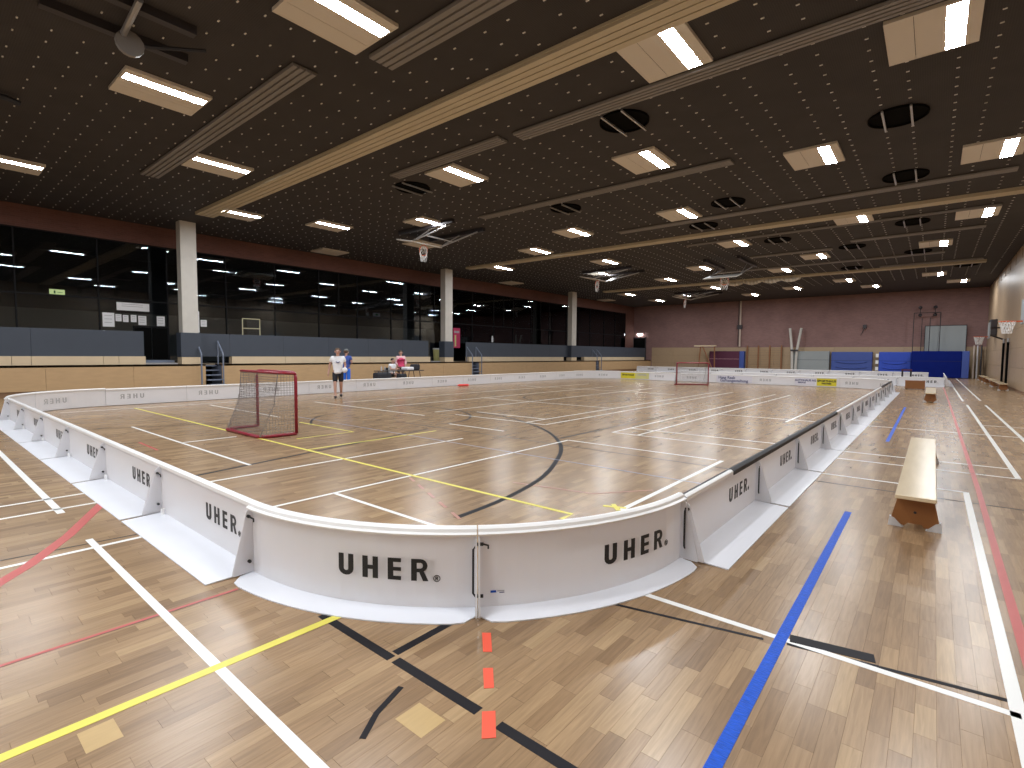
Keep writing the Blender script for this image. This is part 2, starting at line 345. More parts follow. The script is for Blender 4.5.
# ---- court lines: thin paint or tape strips lying on the floor
def strip(name, pts, wd, m, z=0.0012, label=None):
    pts = [Vector((p[0], p[1])) for p in pts]; L_, R_ = [], []
    for i, p in enumerate(pts):
        d = (pts[min(i + 1, len(pts) - 1)] - pts[max(i - 1, 0)]).normalized(); n = Vector((-d.y, d.x)) * wd / 2
        L_.append(p + n); R_.append(p - n)
    N = len(pts); vs_ = [(q.x, q.y, z) for q in L_ + R_] + [(q.x, q.y, 0.0) for q in L_ + R_]
    fs = [(i, i + 1, N + i + 1, N + i) for i in range(N - 1)] + [(i, i + 1, 2 * N + i + 1, 2 * N + i) for i in range(N - 1)] + [(N + i, N + i + 1, 3 * N + i + 1, 3 * N + i) for i in range(N - 1)]
    fs += [(0, N, 3 * N, 2 * N), (N - 1, 2 * N - 1, 4 * N - 1, 3 * N - 1)]
    return tag(B().add(vs_, fs, m).build(name, floor), label)
def arc(cx, cy, r, a0, a1, n=40): return [(cx + r * math.cos(math.radians(a0 + (a1 - a0) * i / n)), cy + r * math.sin(math.radians(a0 + (a1 - a0) * i / n))) for i in range(n + 1)]
W = lambda *p, w_=0.045, z=0.0012: strip('white_line', p, w_, M['lw'], z)
K = lambda *p, w_=0.05, z=0.0009: strip('black_line', p, w_, M['lk'], z)
# outside the rink, near
strip('blue_tape', [(-0.575, 0.6), (-0.60, 6.06)], 0.058, M['btape'], 0.0022, 'blue crinkled tape strip on the floor')
strip('blue_tape', [(-0.60, 11.65), (-0.63, 20.1)], 0.055, M['btape'], 0.0022, 'far blue tape strip beside the rink')
W((0.352, 0.5), (0.352, 7.87), w_=0.055); W((-1.9, 3.065), (0.36, 3.065)); W((-1.6, 7.86), (0.36, 7.86)); W((-1.6, 9.2), (0.93, 9.2)); W((-1.6, 9.95), (0.93, 9.95)); W((-1.6, 14.05), (3.0, 14.05))
W((0.91, 9.2), (0.91, 22.6), w_=0.06); W((0.87, 24.4), (0.85, 40.8), w_=0.06); W((1.39, 9.95), (1.38, 22.9), w_=0.06); W((1.37, 25.2), (1.35, 51), w_=0.06); W((0.91, 16), (3.0, 16), w_=0.04)
strip('red_line', [(0.44, 0.5), (0.44, 3.8), (0.45, 5.5), (0.47, 8), (0.47, 24), (0.45, 36)], 0.05, M['lr'])
K((-1.55, 2.8), (-0.66, 2.995), w_=0.025); K((-0.55, 3.03), (0.16, 3.15), (0.9, 3.25), w_=0.03); K((-1.5, 7.33), (1.6, 7.33), w_=0.03); K((-1.5, 10.95), (0.2, 10.95), w_=0.02)
strip('black_tape', [(-0.55, 3.1), (-0.17, 3.17)], 0.085, M['lk'], 0.002, 'short wide black tape piece beside the blue tape')
strip('yellow_line', [(-2.705, -0.4), (-2.66, 1.62)], 0.055, M['ly'], 0.0018)
strip('red_line', [(-3.51, -0.3), (-3.48, 1.38)], 0.026, M['lr']); strip('brown_line', [(-3.49, 0.2), (-3.465, 1.4)], 0.012, M['lkf'], 0.001)
W((-5.35, 0.965), (-0.9, 0.955), w_=0.048, z=0.0015); W((-13, 0.96), (-6.42, 0.96), w_=0.06)
strip('red_line', [(-3.6, -0.2), (-4.3, 0.1), (-4.76, 0.37), (-5.02, 0.56), (-5.6, 0.88), (-6.52, 1.29)], 0.085, M['lr'], 0.0017)
W((-7.15, -0.5), (-7.14, 1.3)); W((-6.61, -0.5), (-6.61, 1.3)); W((-5.11, -0.5), (-5.09, 1.3)); K((-5.4, -0.5), (-5.19, 1.3), w_=0.02)
K((-2.75, 1.56), (-2.08, 1.56), w_=0.052); K((-2.05, 1.565), (-1.47, 1.565), w_=0.055); K((-1.35, 1.56), (-0.5, 1.56), w_=0.05); K((-2.1, 1.6), (-2.1, 2.1), w_=0.05)
strip('black_tape', [(-1.86, 1.45), (-1.80, 1.27), (-1.72, 1.145)], 0.028, M['lk'], 0.0015, 'small crooked scrap of black tape')
for q in (((-1.887, 2.035), (-1.849, 2.067), (-1.722, 1.935), (-1.758, 1.904)), ((-1.663, 1.801), (-1.627, 1.836), (-1.522, 1.725), (-1.555, 1.692)), ((-1.456, 1.572), (-1.415, 1.614), (-1.309, 1.498), (-1.35, 1.456))):
    tag(B().hexa([(x, y, 0) for x, y in q] + [(x, y, 0.002) for x, y in q], M['lor']).build('orange_tape', floor), 'orange tape dash on the floor')
# inside the rink
def smooth(P, n=8):      # Catmull-Rom through measured points
    P = [Vector((*p, 0)) for p in P]; out = []
    for i in range(len(P) - 1):
        a, b_, c, d = P[max(i - 1, 0)], P[i], P[i + 1], P[min(i + 2, len(P) - 1)]
        for k in range(n):
            t = k / n; q = 0.5 * ((2 * b_) + (c - a) * t + (2 * a - 5 * b_ + 4 * c - d) * t * t + (3 * b_ - a - 3 * c + d) * t ** 3); out.append((q.x, q.y))
    return out + [(P[-1].x, P[-1].y)]
K(*smooth([(-3.45, 3.35), (-3.49, 3.9), (-3.59, 4.5), (-3.81, 5.26), (-4.2, 6.1), (-4.65, 6.9), (-5.25, 7.68), (-6.12, 8.5), (-7.19, 9.2), (-8.31, 9.7), (-9.4, 9.9), (-10.6, 9.85)]), w_=0.07)
K(*smooth([(-12.7, 9.75), (-11.58, 9.98), (-10.25, 9.91), (-9.22, 9.42), (-8.66, 8.85), (-8.40, 8.3), (-8.37, 7.85)]), w_=0.05); K(*smooth([(-11.95, 7.32), (-11.69, 6.67), (-11.12, 6.14), (-10.51, 5.77)]), w_=0.05)
strip('yellow_line', [(-17.0, 4.17), (-2.67, 4.17), (-2.67, 3.98)], 0.05, M['ly'], 0.0018)
W((-12.8, 3.08), (-7.25, 3.08)); W((-9.93, 3.08), (-9.93, 3.98)); W((-5.1, 2.3), (-5.1, 7.8)); W((-5.1, 7.8), (-2.45, 7.8)); W((-5.1, 3.065), (-3.4, 3.065)); W((-6.67, 2.2), (-6.67, 6.65)); W((-2.37, 4.6), (-2.37, 7.8), w_=0.06)
K((-7.12, 2.3), (-7.5, 4.1), (-8.05, 7.0), w_=0.06); K((-12.95, 2.5), (-12.0, 4.65), w_=0.04); K((-5.33, 7.85), (-5.3, 13), w_=0.06); K((-9.5, 7.3), (-1.6, 7.3), w_=0.035)
strip('yellow_line', [(-10.95, 5.75), (-8.85, 5.75), (-8.88, 4.6)], 0.045, M['ly'], 0.0016); strip('yellow_line', [(-7.74, 4.15), (-7.74, 6.95)], 0.045, M['ly'], 0.0016)
strip('yellow_line', [(-2.58, 4.62), (-2.36, 4.70)], 0.05, M['ly'], 0.0024); strip('yellow_line', [(-2.53, 4.74), (-2.38, 4.58)], 0.05, M['ly'], 0.0022)
strip('pale_blue_line', [(-12, 6.22), (-1.7, 6.22)], 0.03, M['lblue'])
for xx in (-7.19, -6.63, -4.96, -4.41): W((xx, 9.2), (xx, 23.0))
W((-4.96, 9.2), (-1.6, 9.2)); W((-4.96, 10.0), (-1.6, 10.0)); W((-9.5, 9.2), (-6.63, 9.2)); W((-9.5, 10.0), (-7.19, 10.0)); W((-4.41, 14.04), (-1.6, 14.04)); W((-2.66, 13.5), (-2.66, 20.3)); W((-12.5, 13.4), (-7.2, 13.4)); W((-8.3, 7.85), (-6.7, 7.85)); W((-12.4, 9.2), (-12.4, 23))
W((-10.3, 9.2), (-10.3, 23)); W((-16.5, 5.9), (-12.2, 5.9)); W((-15.2, 8.5), (-9.9, 8.5)); W((-17, 2.6), (-17, 8)); W((-2.55, 16.05), (-2.3, 16.05)); W((-16, 20), (-8, 20)); W((-14.4, 9), (-14.4, 24))
strip('black_circle', arc(-10.0, 15.75, 1.9, 0, 360, 60), 0.06, M['lk'])
strip('worn_red_line', [(-3.9, 4.75), (-2.9, 4.95), (-2.45, 5.55)], 0.03, M['wornred'], 0.0008)
for i in range(5):
    a = (-5.04 + 0.36 * i, 4.08 - 0.16 * i); strip('red_dash', [a, (a[0] + 0.2, a[1] - 0.09)], 0.035, M['wornred'], 0.001)
strip('red_line', [(-10.49, 2.62), (-9.45, 2.6)], 0.035, M['lr']); strip('red_line', [(-3.0, 29.2), (-2.1, 29.2)], 0.06, M['lr'])

# ---- ceiling
ceil = tag(B().box((XL - 0.2, YB - 0.2, HC), (XR + 0.2, YF + 0.2, HC + 0.2), M['ceil']).build('ceiling'), 'dark perforated ceiling dotted with small bright clips', kind='structure')

# ---- walls
tag(B().box((XL - 0.2, YF, 0), (XR + 0.2, YF + 0.25, HC), M['brick']).build('wall_far'), 'mauve brick end wall above a birch panel band', kind='structure')
wall_far = bpy.data.objects['wall_far']
xs = -23.9
while xs < XR - 0.05:
    x1 = min(xs + 2.44, XR)
    for (z0, z1) in ((0.0, 0.8), (0.81, 1.62), (1.63, 2.42)):
        B().box((xs + 0.006, YF - 0.04, z0), (x1 - 0.006, YF, z1), M['birch']).build('wood_panel', wall_far)
    xs += 2.44
tag(B().box((XL - 0.2, YB - 0.25, 0), (XR + 0.2, YB, HC), M['plaster']).build('wall_back'), 'plain grey plastered end wall behind the viewer', kind='structure')
wr = tag(B().box((XR + 0.03, YB, 0), (XR + 0.25, YF, HC), M['plinth']).build('wall_right'), 'birch panelled long wall with basketball hoops', kind='structure')
ys = YB; cols = 0
while ys < YF - 0.01:
    y1 = min(ys + 2.45, YF)
    for (z0, z1) in ((0.1, 1.1), (1.11, 2.05), (2.06, 3.0), (3.01, 6.35)):
        B().box((XR, ys + 0.008, z0), (XR + 0.03, y1 - 0.008, z1), M['birch']).build('wood_panel', wr)
    B().box((XR, ys + 0.15, 6.36), (XR + 0.03, y1 - 0.15, HC), M['birch']).build('wood_panel', wr)
    ys += 2.45
tag(B().box((XR - 0.015, YB, 0), (XR + 0.0, YF, 0.09), M['plinth']).build('baseboard_right'), 'brown skirting along the birch panelled wall', kind='structure')

# glazed long wall
wl = tag(B().box((XL - 0.25, YB, 6.12), (XL, YF, HC), M['brickl']).box((XL - 0.25, YB, 0), (XL, YF, 1.05), M['bal']).box((XL - 0.25, 51.0, 1.05), (XL, YF, 6.12), M['brickl']).box((XL - 0.25, YB, 1.05), (XL, -4.0, 6.12), M['brickl']).build('wall_left'), 'glazed long wall under a red brick band', kind='structure')
muls = [-4.0, -1.95, 0.46, 2.88, 5.31, 7.71, 10.13, 12.47, 14.89, 17.3, 19.71, 22.06, 24.5, 26.94, 29.3, 31.65, 34.02, 36.61, 39.29, 41.4, 43.51, 46.26, 48.59, 51.0]
for i, (a, b_) in enumerate(zip(muls, muls[1:])):
    wnd = empty('window_%d' % (i + 1), (XL, a, 1.05)); tag(wnd, 'tall dark glazed bay, %s along from the near end of the gallery' % (ORD + ['nineteenth', 'twentieth', 'twenty-first', 'twenty-second', 'twenty-third'])[i], kind='structure')
    W_ = b_ - a; t = 0.045
    f = B().box((-0.08, 0, 0), (0.02, t, 5.07), M['frame']).box((-0.08, t, 2.63), (0.02, W_, 2.69), M['frame']).box((-0.08, t, 5.02), (0.02, W_, 5.07), M['frame']).box((-0.08, t, 0), (0.02, W_, 0.05), M['frame'])
    if a in (14.89, 22.06, 29.3, 34.02): f.box((-0.08, W_ / 2, 2.69), (0.02, W_ / 2 + t, 5.02), M['frame'])
    f.build('window_frame', wnd)
    B().box((-0.03, t, 0.05), (-0.022, W_, 2.63), M['glass']).build('glass_pane', wnd)
    B().box((-0.03, t, 2.69), (-0.022, W_, 5.02), M['glass']).build('glass_pane', wnd)
# foyer behind the glass
tag(B().box((-33.2, YB, 1.05), (-33.0, YF, 3.6), M['room']).box((-33.2, YB, 3.6), (-33.0, YF, 6.4), M['roomd']).build('wall_foyer'), 'dim foyer wall behind the tall dark glazing', kind='structure')  # paler lower band and dark upper band paint the faint foyer light
for a_, b_ in ((14.0, 15.6), (27.0, 28.5), (33.0, 35.5)): B().box((-33.0, a_, 1.05), (-32.95, b_, 3.6), M['plaster']).build('lit_wall_patch', bpy.data.objects['wall_foyer'])  # paler boxes stand for lit areas of the foyer wall
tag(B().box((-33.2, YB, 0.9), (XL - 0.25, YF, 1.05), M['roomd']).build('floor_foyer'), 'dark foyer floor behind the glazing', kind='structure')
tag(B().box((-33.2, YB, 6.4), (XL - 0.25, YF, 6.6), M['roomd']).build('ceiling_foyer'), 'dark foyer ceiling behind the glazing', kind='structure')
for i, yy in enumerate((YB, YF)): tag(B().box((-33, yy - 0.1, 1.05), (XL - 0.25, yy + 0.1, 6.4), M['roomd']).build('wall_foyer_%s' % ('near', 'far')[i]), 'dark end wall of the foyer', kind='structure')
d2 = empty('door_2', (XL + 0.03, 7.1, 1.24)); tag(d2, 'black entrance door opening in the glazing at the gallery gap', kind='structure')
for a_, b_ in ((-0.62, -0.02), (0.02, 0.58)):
    B().box((-0.02, a_, 0), (0.02, b_, 1.36), M['void']).build('door_leaf', d2)  # leaves coloured black to give the dark of the open doorway
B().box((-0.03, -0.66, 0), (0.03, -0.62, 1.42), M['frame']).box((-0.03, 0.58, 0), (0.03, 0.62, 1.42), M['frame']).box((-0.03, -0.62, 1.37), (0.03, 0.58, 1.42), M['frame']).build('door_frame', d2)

# ---- gallery along the glazed wall
gal = empty('gallery', (0, 0, 0)); tag(gal, 'raised spectator gallery with oak front and slate balustrade', kind='structure')
GX = -24.0
OPEN = [(8.45, 9.1), (24.8, 25.5), (41.15, 41.75)]
gp = B().box((XL, YB, 0.98), (-24.75, YF, 1.06), M['beige']); gp.build('deck', gal)
# front segments between stair openings
segs = []; y = YB
for (a, b_) in OPEN: segs.append((y, a)); y = b_
segs.append((y, YF))
for (a, b_) in segs:
    n = max(1, round((b_ - a) / 2.42)); s_ = (b_ - a) / n
    B().box((GX - 0.12, a, 0), (GX - 0.03, b_, 0.16), M['plinth']).build('plinth', gal)
    B().box((-24.75, a, 0.98), (GX, b_, 1.06), M['plinth']).build('deck_edge', gal)
    for i in range(n):
        B().box((GX - 0.05, a + i * s_ + 0.004, 0.16), (GX, a + (i + 1) * s_ - 0.004, 1.06), M['oakp']).build('front_panel', gal)
for (a, b_) in OPEN:
    st = B()
    for k in range(5): st.box((GX + 0.15 - 0.24 * k, a + 0.01, 0.2 * k + 0.15), (GX + 0.4 - 0.24 * k, b_ - 0.01, 0.2 * k + 0.2), M['stair'])
    st.box((GX - 1.2, a, 0), (GX - 1.15, b_, 1.0), M['void'])
    st.build('gallery_steps', gal)
    for yy in (a - 0.02, b_ + 0.02):
        B().box((GX - 1.2, yy - 0.02, 0), (GX - 0.05, yy + 0.02, 1.04), M['stair']).build('stair_cheek', gal)
    for yy in (a - 0.25, b_ - 0.05):
        B().tube([(GX - 0.28, yy, 2.05), (GX + 0.22, yy, 1.55), (GX + 0.27, yy, 1.45), (GX + 0.27, yy, 0.2)], 0.035, M['stair'], 6).tube([(GX - 0.28, yy, 2.05), (GX - 0.28, yy, 1.02)], 0.03, M['stair'], 6).build('handrail', gal)
# seat step and balustrade
SEAT = [(YB, 6.34, (-2, 0.5, 2.51, 3.0, 4.99, 5.47)), (9.56, 21.2, (12, 14.4, 16.8, 19.2)), (24.6, 36.0, (27, 29.4, 31.8, 34.2)), (39.3, 51.6, (41.8, 44.2, 46.6, 49))]
for a, b_, cuts in SEAT:
    cs = [a] + list(cuts) + [b_]
    for p, q in zip(cs, cs[1:]): B().box((GX - 0.45, p + 0.006, 1.06), (GX - 0.12, q - 0.006, 1.38), M['beige']).build('seat_step', gal)
BAL = [(YB, 6.34, (-2, 0.6, 3.03)), (8.3, 21.2, (9.56, 12, 14.4, 16.8, 19.2)), (24.5, 36.9, (27, 29.4, 31.8, 34.2)), (38.0, 52.2, (40.4, 42.8, 45.2, 47.6, 50))]
for a, b_, cuts in BAL:
    cs = [a] + list(cuts) + [b_]
    for p, q in zip(cs, cs[1:]): B().box((GX - 0.36, p + 0.004, 1.38), (GX - 0.30, q - 0.004, 2.37), M['bal']).build('balustrade_panel', gal)
B().box((GX - 0.9, 6.34, 1.06), (GX - 0.1, 7.45, 1.12), M['steel']).box((GX - 1.2, 6.34, 1.12), (GX - 0.5, 7.45, 1.22), M['stair']).build('entrance_step', gal)
B().box((GX - 0.9, 21.25, 1.06), (GX - 0.1, 22.0, 1.12), M['steel']).build('entrance_step', gal)

# ---- concrete pillars
for i, (y0, y1) in enumerate(((7.62, 8.22), (22.35, 22.98), (37.05, 37.75))):
    p = B().box((GX - 0.45, y0, 1.06), (GX, y1, HC), M['conc']).build('pillar', bevel=0.015)
    tag(p, 'square pale concrete pillar on the gallery edge, %s from the camera end' % ORD[i], 'pillar', 'gallery pillars', 'structure')
    B().box((GX - 0.5, y0 - 0.08, 1.36), (GX + 0.02, y1 + 0.08, 2.37), M['bal']).box((GX - 0.5, y0 - 0.06, 1.062), (GX + 0.015, y1 + 0.06, 1.35), M['beige']).build('pillar_cladding', p)

# ---------------------------------------------------------------- ceiling: cream tracks, radiant panels, vents, lights
TRACK_Y = [(7.55, 8.22), (22.75, 23.3), (38.15, 38.75)]
for i, (y0, y1) in enumerate(TRACK_Y):
    s_ = 0.985; bb = B(); x0, x1 = (-22.1, 2.9) if i == 0 else ((-22.6, 2.9) if i == 1 else (-21.7, 2.0))
    bb.box((x0, y0, HC - 0.05), (x1, y1, HC), M['cream'])
    n = 4; wd = (y1 - y0) / n
    for k in range(n): bb.box((x0, y0 + k * wd + 0.014, HC - 0.11), (x1, y0 + (k + 1) * wd - 0.014, HC - 0.05), M['cream'])
    bb.box((x0 - 0.01, y0 + 0.01, HC - 0.1), (x0, y1 - 0.01, HC), M['cream'])
    tag(bb.build('curtain_track'), 'long cream divider curtain track across the ceiling, %s from the camera' % ORD[i], 'curtain track', 'cream ceiling tracks')
# divider curtain hanging a little out of the far track
n = 140; top = []; vs_ = []; fs = []
for i in range(n + 1):
    x = -12.9 + 5.9 * i / n; yy = 38.3 + 0.06 * math.sin(i * 1.1); zb = HC - 0.26 - 0.16 * abs(math.sin(i * math.pi / 28))
    vs_ += [(x, yy, HC - 0.11), (x, yy, zb)]
for i in range(n): fs.append((2 * i, 2 * i + 1, 2 * i + 3, 2 * i + 2))
cu = B().add(vs_, fs, M['curtain']).build('divider_curtain', smooth=True); cu.modifiers.new('thick', 'SOLIDIFY').thickness = 0.01
tag(cu, 'pale gathered curtain with scalloped hem hanging from the third track', 'curtain')

RAD = [(-18.6, -9.37, 4.9, 5.4), (-8.08, 2.6, 5.65, 6.2), (-8.1, 2.6, 9.75, 10.2), (-13.9, -4.5, 14.7, 15.1), (-10.8, 1.6, 20.2, 20.6), (-12.8, -8.5, 9.65, 10.05), (-9.5, 1.6, 24.68, 24.92), (-3.2, 1.4, 28.2, 28.6), (-7.9, -4.1, 29.6, 30.0), (-9.3, 0.2, 33.9, 34.3), (-2.7, 1.8, 37.2, 37.6)]
def zone(y): return 'before the first cream track' if y < 7.9 else 'between first and second cream tracks' if y < 23 else 'between second and third cream tracks' if y < 38.4 else 'beyond the third cream track'
zc = {}
for (x0, x1, y0, y1) in RAD:
    z = zone(y0); zc[z] = zc.get(z, 0) + 1
    bb = B().box((x0, y0, HC - 0.03), (x1, y1, HC - 0.014), M['greyd']); n = 4; wd = (y1 - y0) / n
    for k in range(n):
        a = y0 + k * wd
        bb.hexa([(x0, a + 0.012, HC - 0.075), (x1, a + 0.012, HC - 0.075), (x1, a + wd - 0.03, HC - 0.075), (x0, a + wd - 0.03, HC - 0.075), (x0, a, HC - 0.03), (x1, a, HC - 0.03), (x1, a + wd, HC - 0.03), (x0, a + wd, HC - 0.03)], M['grey'])
    tag(bb.build('radiant_panel'), 'grey grooved radiant heating strip %s, %s one' % (z, ORD[zc[z] - 1]), 'radiant panel', 'grooved ceiling heating strips')

VENT = [(-5.72, 10.9), (-0.85, 14.49), (-0.88, 19.3), (-0.89, 25.95), (-3.3, 29.9), (-0.85, 33.2), (-5.8, 26.2), (-13.25, 10.9), (-10.65, 15.9), (-5.79, 18.8), (-7.57, 21.5), (-4.06, 37.0), (1.2, 39.6)]
v0 = None; zc = {}
for (x, y) in sorted(VENT, key=lambda p: (zone(p[1]), p[0])):
    z = zone(y); zc[z] = zc.get(z, 0) + 1
    if v0 is None:
        v = empty('ceiling_vent', (x, y, HC)); v0 = v; n = 28; R0 = 0.56
        ring = [(R0 * math.cos(2 * math.pi * k / n), R0 * math.sin(2 * math.pi * k / n)) for k in range(n)]
        B().prism([(a, b_, -0.006) for a, b_ in ring], (0, 0, 0.005), M['void']).build('opening', v)
        rb = B(); vs_ = []
        for (a, b_) in ring: vs_ += [(a, b_, -0.05), (a, b_, 0), (a * 0.95, b_ * 0.95, 0), (a * 0.95, b_ * 0.95, -0.05)]
        rb.add(vs_, [(4 * k + j, 4 * k + (j + 1) % 4, 4 * ((k + 1) % n) + (j + 1) % 4, 4 * ((k + 1) % n) + j) for k in range(n) for j in range(4)], M['void']).build('rim', v)
        for s in (-0.25, 0.25): B().box((s - 0.02, -0.62, -0.09), (s + 0.02, 0.62, -0.05), M['steel']).build('cross_bar', v)
    else: v = copy_tree(v0); v.location = (x, y, HC)
    tag(v, 'round dark ceiling vent %s, %s from the glazed wall' % (z, ORD[zc[z] - 1]), 'ceiling vent', 'round dark vents with two bars')

# lights: (x, y) of the tube; the cream tray reaches further towards the glazed wall
TUBES = [(-7.3, 4.72), (-12.27, 3.73), (-15.9, 6.17), (-20.8, 8.7), (-20.35, 2.25), (-3.62, 8.9), (-11.0, 11.0), (-6.1, 13.42), (0.05, 11.1), (-2.4, 15.95), (1.25, 18.25),
         (-7.26, 25.7), (-10.95, 31.6), (-4.81, 31.55), (-7.25, 35.3), (-14.5, 35.0), (-13.4, 41.1), (-12.2, 47.7), (-8.45, 45.1), (-4.77, 42.6), (-20.8, 41.4), (-20.7, 47.5), (-17.1, 45.1), (-14.5, 26.3), (-16.9, 30.0),
         (0.13, 31.4), (0.09, 42.7), (1.38, 47.5), (-3.6, 47.3), (-12.14, 19.2), (-15.85, 21.4), (-20.76, 24.2), (-2.35, 23.88), (1.31, 25.74), (-7.38, 19.2), (-15.95, 14.1), (-19.3, 16.7), (-19.6, 11.9),
         (-3.6, 0.6), (-11.0, -1.6), (-17.1, 0.2), (0.3, 3.2), (-7.3, -2.4), (-2.4, -2.6), (-3.65, -6.2), (-10.0, -6.6), (-15.9, -4.4), (0.05, -7.4), (-6.1, -9.4), (-13.4, -9.9)]  # this row: unseen lights added to brighten the near boards and floor
OFF = [(-24.6, 14.9), (-24.4, 29.7), (-24.6, 44.5)]
def make_light(lit):
    l = empty('ceiling_light', (0, 0, HC))
    x0, x1, y0, y1 = -0.91, 0.31, -0.75, 0.75
    f = B()
    for a, b_ in (((x0, y0), (x1, y0 + 0.025)), ((x0, y1 - 0.025), (x1, y1)), ((x0, y0 + 0.025), (x0 + 0.025, y1 - 0.025)), ((x1 - 0.025, y0 + 0.025), (x1, y1 - 0.025))): f.box((*a, -0.06), (*b_, 0), M['fixt'])
    f.build('housing', l)
    p = B()
    for (a, b_, za, zb) in ((x0 + 0.025, -0.53, -0.05, -0.05), (-0.522, -0.13, -0.05, -0.05), (0.13, x1 - 0.025, -0.05, -0.05)):
        p.hexa([(a, y0 + 0.025, za - 0.005), (b_, y0 + 0.025, zb - 0.005), (b_, y1 - 0.025, zb - 0.005), (a, y1 - 0.025, za - 0.005), (a, y0 + 0.025, za), (b_, y0 + 0.025, zb), (b_, y1 - 0.025, zb), (a, y1 - 0.025, za)], M['fixt'])
    p.build('reflector', l)
    z0, z1 = -0.068, -0.03; xa, xb, ya, yb = -0.125, 0.125, y0 + 0.04, y1 - 0.04
    q = [(xa, ya, z0), (xb, ya, z0), (xb, yb, z0), (xa, yb, z0), (xa, ya, z1), (xb, ya, z1), (xb, yb, z1), (xa, yb, z1)]
    tb = B().add(q, [(0, 3, 2, 1)], M['tube'] if lit else M['fixt']); tb.add(q, [(4, 5, 6, 7), (0, 1, 5, 4), (1, 2, 6, 5), (2, 3, 7, 6), (3, 0, 4, 7)], M['fixt'])
    tb.build('tube_lens', l)
    return l
l0 = None; zc = {}
for (x, y) in sorted(TUBES, key=lambda p: (zone(p[1]), p[0])):
    hid = (x, y) in TUBES[38:]
    z = zone(y)
    if hid: lab = 'added ceiling light out of view behind the camera, %s from the glazed wall' % ORD[sorted(TUBES[38:]).index((x, y))]
    else:
        zc[z] = zc.get(z, 0) + 1; lab = 'lit ceiling light %s, %s from the glazed wall' % (z, ORD[zc[z] - 1])
    if l0 is None: l = l0 = make_light(True)
    else: l = copy_tree(l0)
    l.location = (x, y, HC)
    tag(l, lab, 'ceiling light', 'lit rectangular ceiling lights')
d0 = None
for i, (x, y) in enumerate(OFF):
    l = make_light(False) if d0 is None else copy_tree(d0); d0 = d0 or l
    l.location = (x, y, HC)
    tag(l, 'unlit pale ceiling light above the gallery, %s from the camera end' % ORD[i], 'ceiling light', 'unlit gallery ceiling lights')

# bright clips on the ceiling
def busy(x, y):
    for (a, b_) in TUBES + OFF:
        if a - 1.0 < x < a + 0.4 and abs(y - b_) < 0.8: return True
    for (x0, x1, y0, y1) in RAD:
        if x0 - 0.05 < x < x1 + 0.05 and y0 - 0.05 < y < y1 + 0.05: return True
    for (y0, y1) in TRACK_Y:
        if y0 - 0.1 < y < y1 + 0.1: return True
    for (a, b_) in VENT:
        if (x - a) ** 2 + (y - b_) ** 2 < 0.6 ** 2: return True
    return False
clips = []
k = -24
while k < 4:
    for xo in (0.0, -0.5):
        x = -0.61 + xo + 1.228 * k
        if not (XL + 0.3 < x < XR - 0.2): continue
        y = 1.05
        while y < 45:
            if not busy(x, y): clips.append((x, y))
            y += 0.42
    k += 1
def csz(c):
    p = view((c[0], c[1], HC))
    return 1 / p[2] if p and 0 < p[0] < 1024 and 0 < p[1] < 768 else 0
clips.sort(key=csz, reverse=True)
def clip_geo(bb, x, y, z=HC): bb.box((x - 0.027, y - 0.012, z - 0.012), (x + 0.027, y + 0.012, z), M['clip'])
c0 = None
for (x, y) in clips[:300]:
    if c0 is None: bb = B(); clip_geo(bb, 0, 0, 0); o = bb.build('ceiling_clip', ceil); c0 = o.data
    else: o = bpy.data.objects.new('ceiling_clip', c0); COL.objects.link(o); o.parent = ceil
    o.location = (x, y, HC)
bb = B()
for (x, y) in clips[300:]: clip_geo(bb, x, y)
tag(bb.build('ceiling_clips', ceil), kind='stuff')

# ================================================================ RINK BOARDS
def letter_polys():
    """outlines of U H E R as convex pieces, height 1"""
    s = 0.255; P = {}
    Ww = 0.76
    u = [[(0, 0.3), (s, 0.3), (s, 1), (0, 1)], [(Ww - s, 0.3), (Ww, 0.3), (Ww, 1), (Ww - s, 1)]]
    n = 8
    for k in range(n):
        a0, a1 = math.pi + math.pi * k / n, math.pi + math.pi * (k + 1) / n
        ro, ri = Ww / 2, Ww / 2 - s; c = Ww / 2
        u.append([(c + ro * math.cos(a0), 0.3 + 0.3 * math.sin(a0)), (c + ro * math.cos(a1), 0.3 + 0.3 * math.sin(a1)), (c + ri * math.cos(a1), 0.3 + 0.09 * math.sin(a1)), (c + ri * math.cos(a0), 0.3 + 0.09 * math.sin(a0))])
    P['U'] = (u, Ww)
    P['H'] = ([[(0, 0), (s, 0), (s, 1), (0, 1)], [(Ww - s, 0), (Ww, 0), (Ww, 1), (Ww - s, 1)], [(s, 0.41), (Ww - s, 0.41), (Ww - s, 0.59), (s, 0.59)]], Ww)
    We = 0.62
    P['E'] = ([[(0, 0), (s, 0), (s, 1), (0, 1)]] + [[(s, a), (We, a), (We, b_), (s, b_)] for a, b_ in ((0, 0.175), (0.42, 0.585), (0.825, 1))], We)
    r = [[(0, 0), (s, 0), (s, 1), (0, 1)], [(s, 0.83), (0.42, 0.83), (0.42, 1), (s, 1)], [(s, 0.40), (0.42, 0.40), (0.42, 0.56), (s, 0.56)], [(0.36, 0.42), (0.58, 0.42), (0.78, 0), (0.54, 0)]]
    for k in range(n):
        a0, a1 = -math.pi / 2 + math.pi * k / n, -math.pi / 2 + math.pi * (k + 1) / n
        r.append([(0.42 + 0.32 * math.cos(a0), 0.7 + 0.3 * math.sin(a0)), (0.42 + 0.32 * math.cos(a1), 0.7 + 0.3 * math.sin(a1)), (0.42 + 0.12 * math.cos(a1), 0.7 + 0.135 * math.sin(a1)), (0.42 + 0.12 * math.cos(a0), 0.7 + 0.135 * math.sin(a0))])
    P['R'] = (r, 0.78)
    return P
LP = letter_polys()
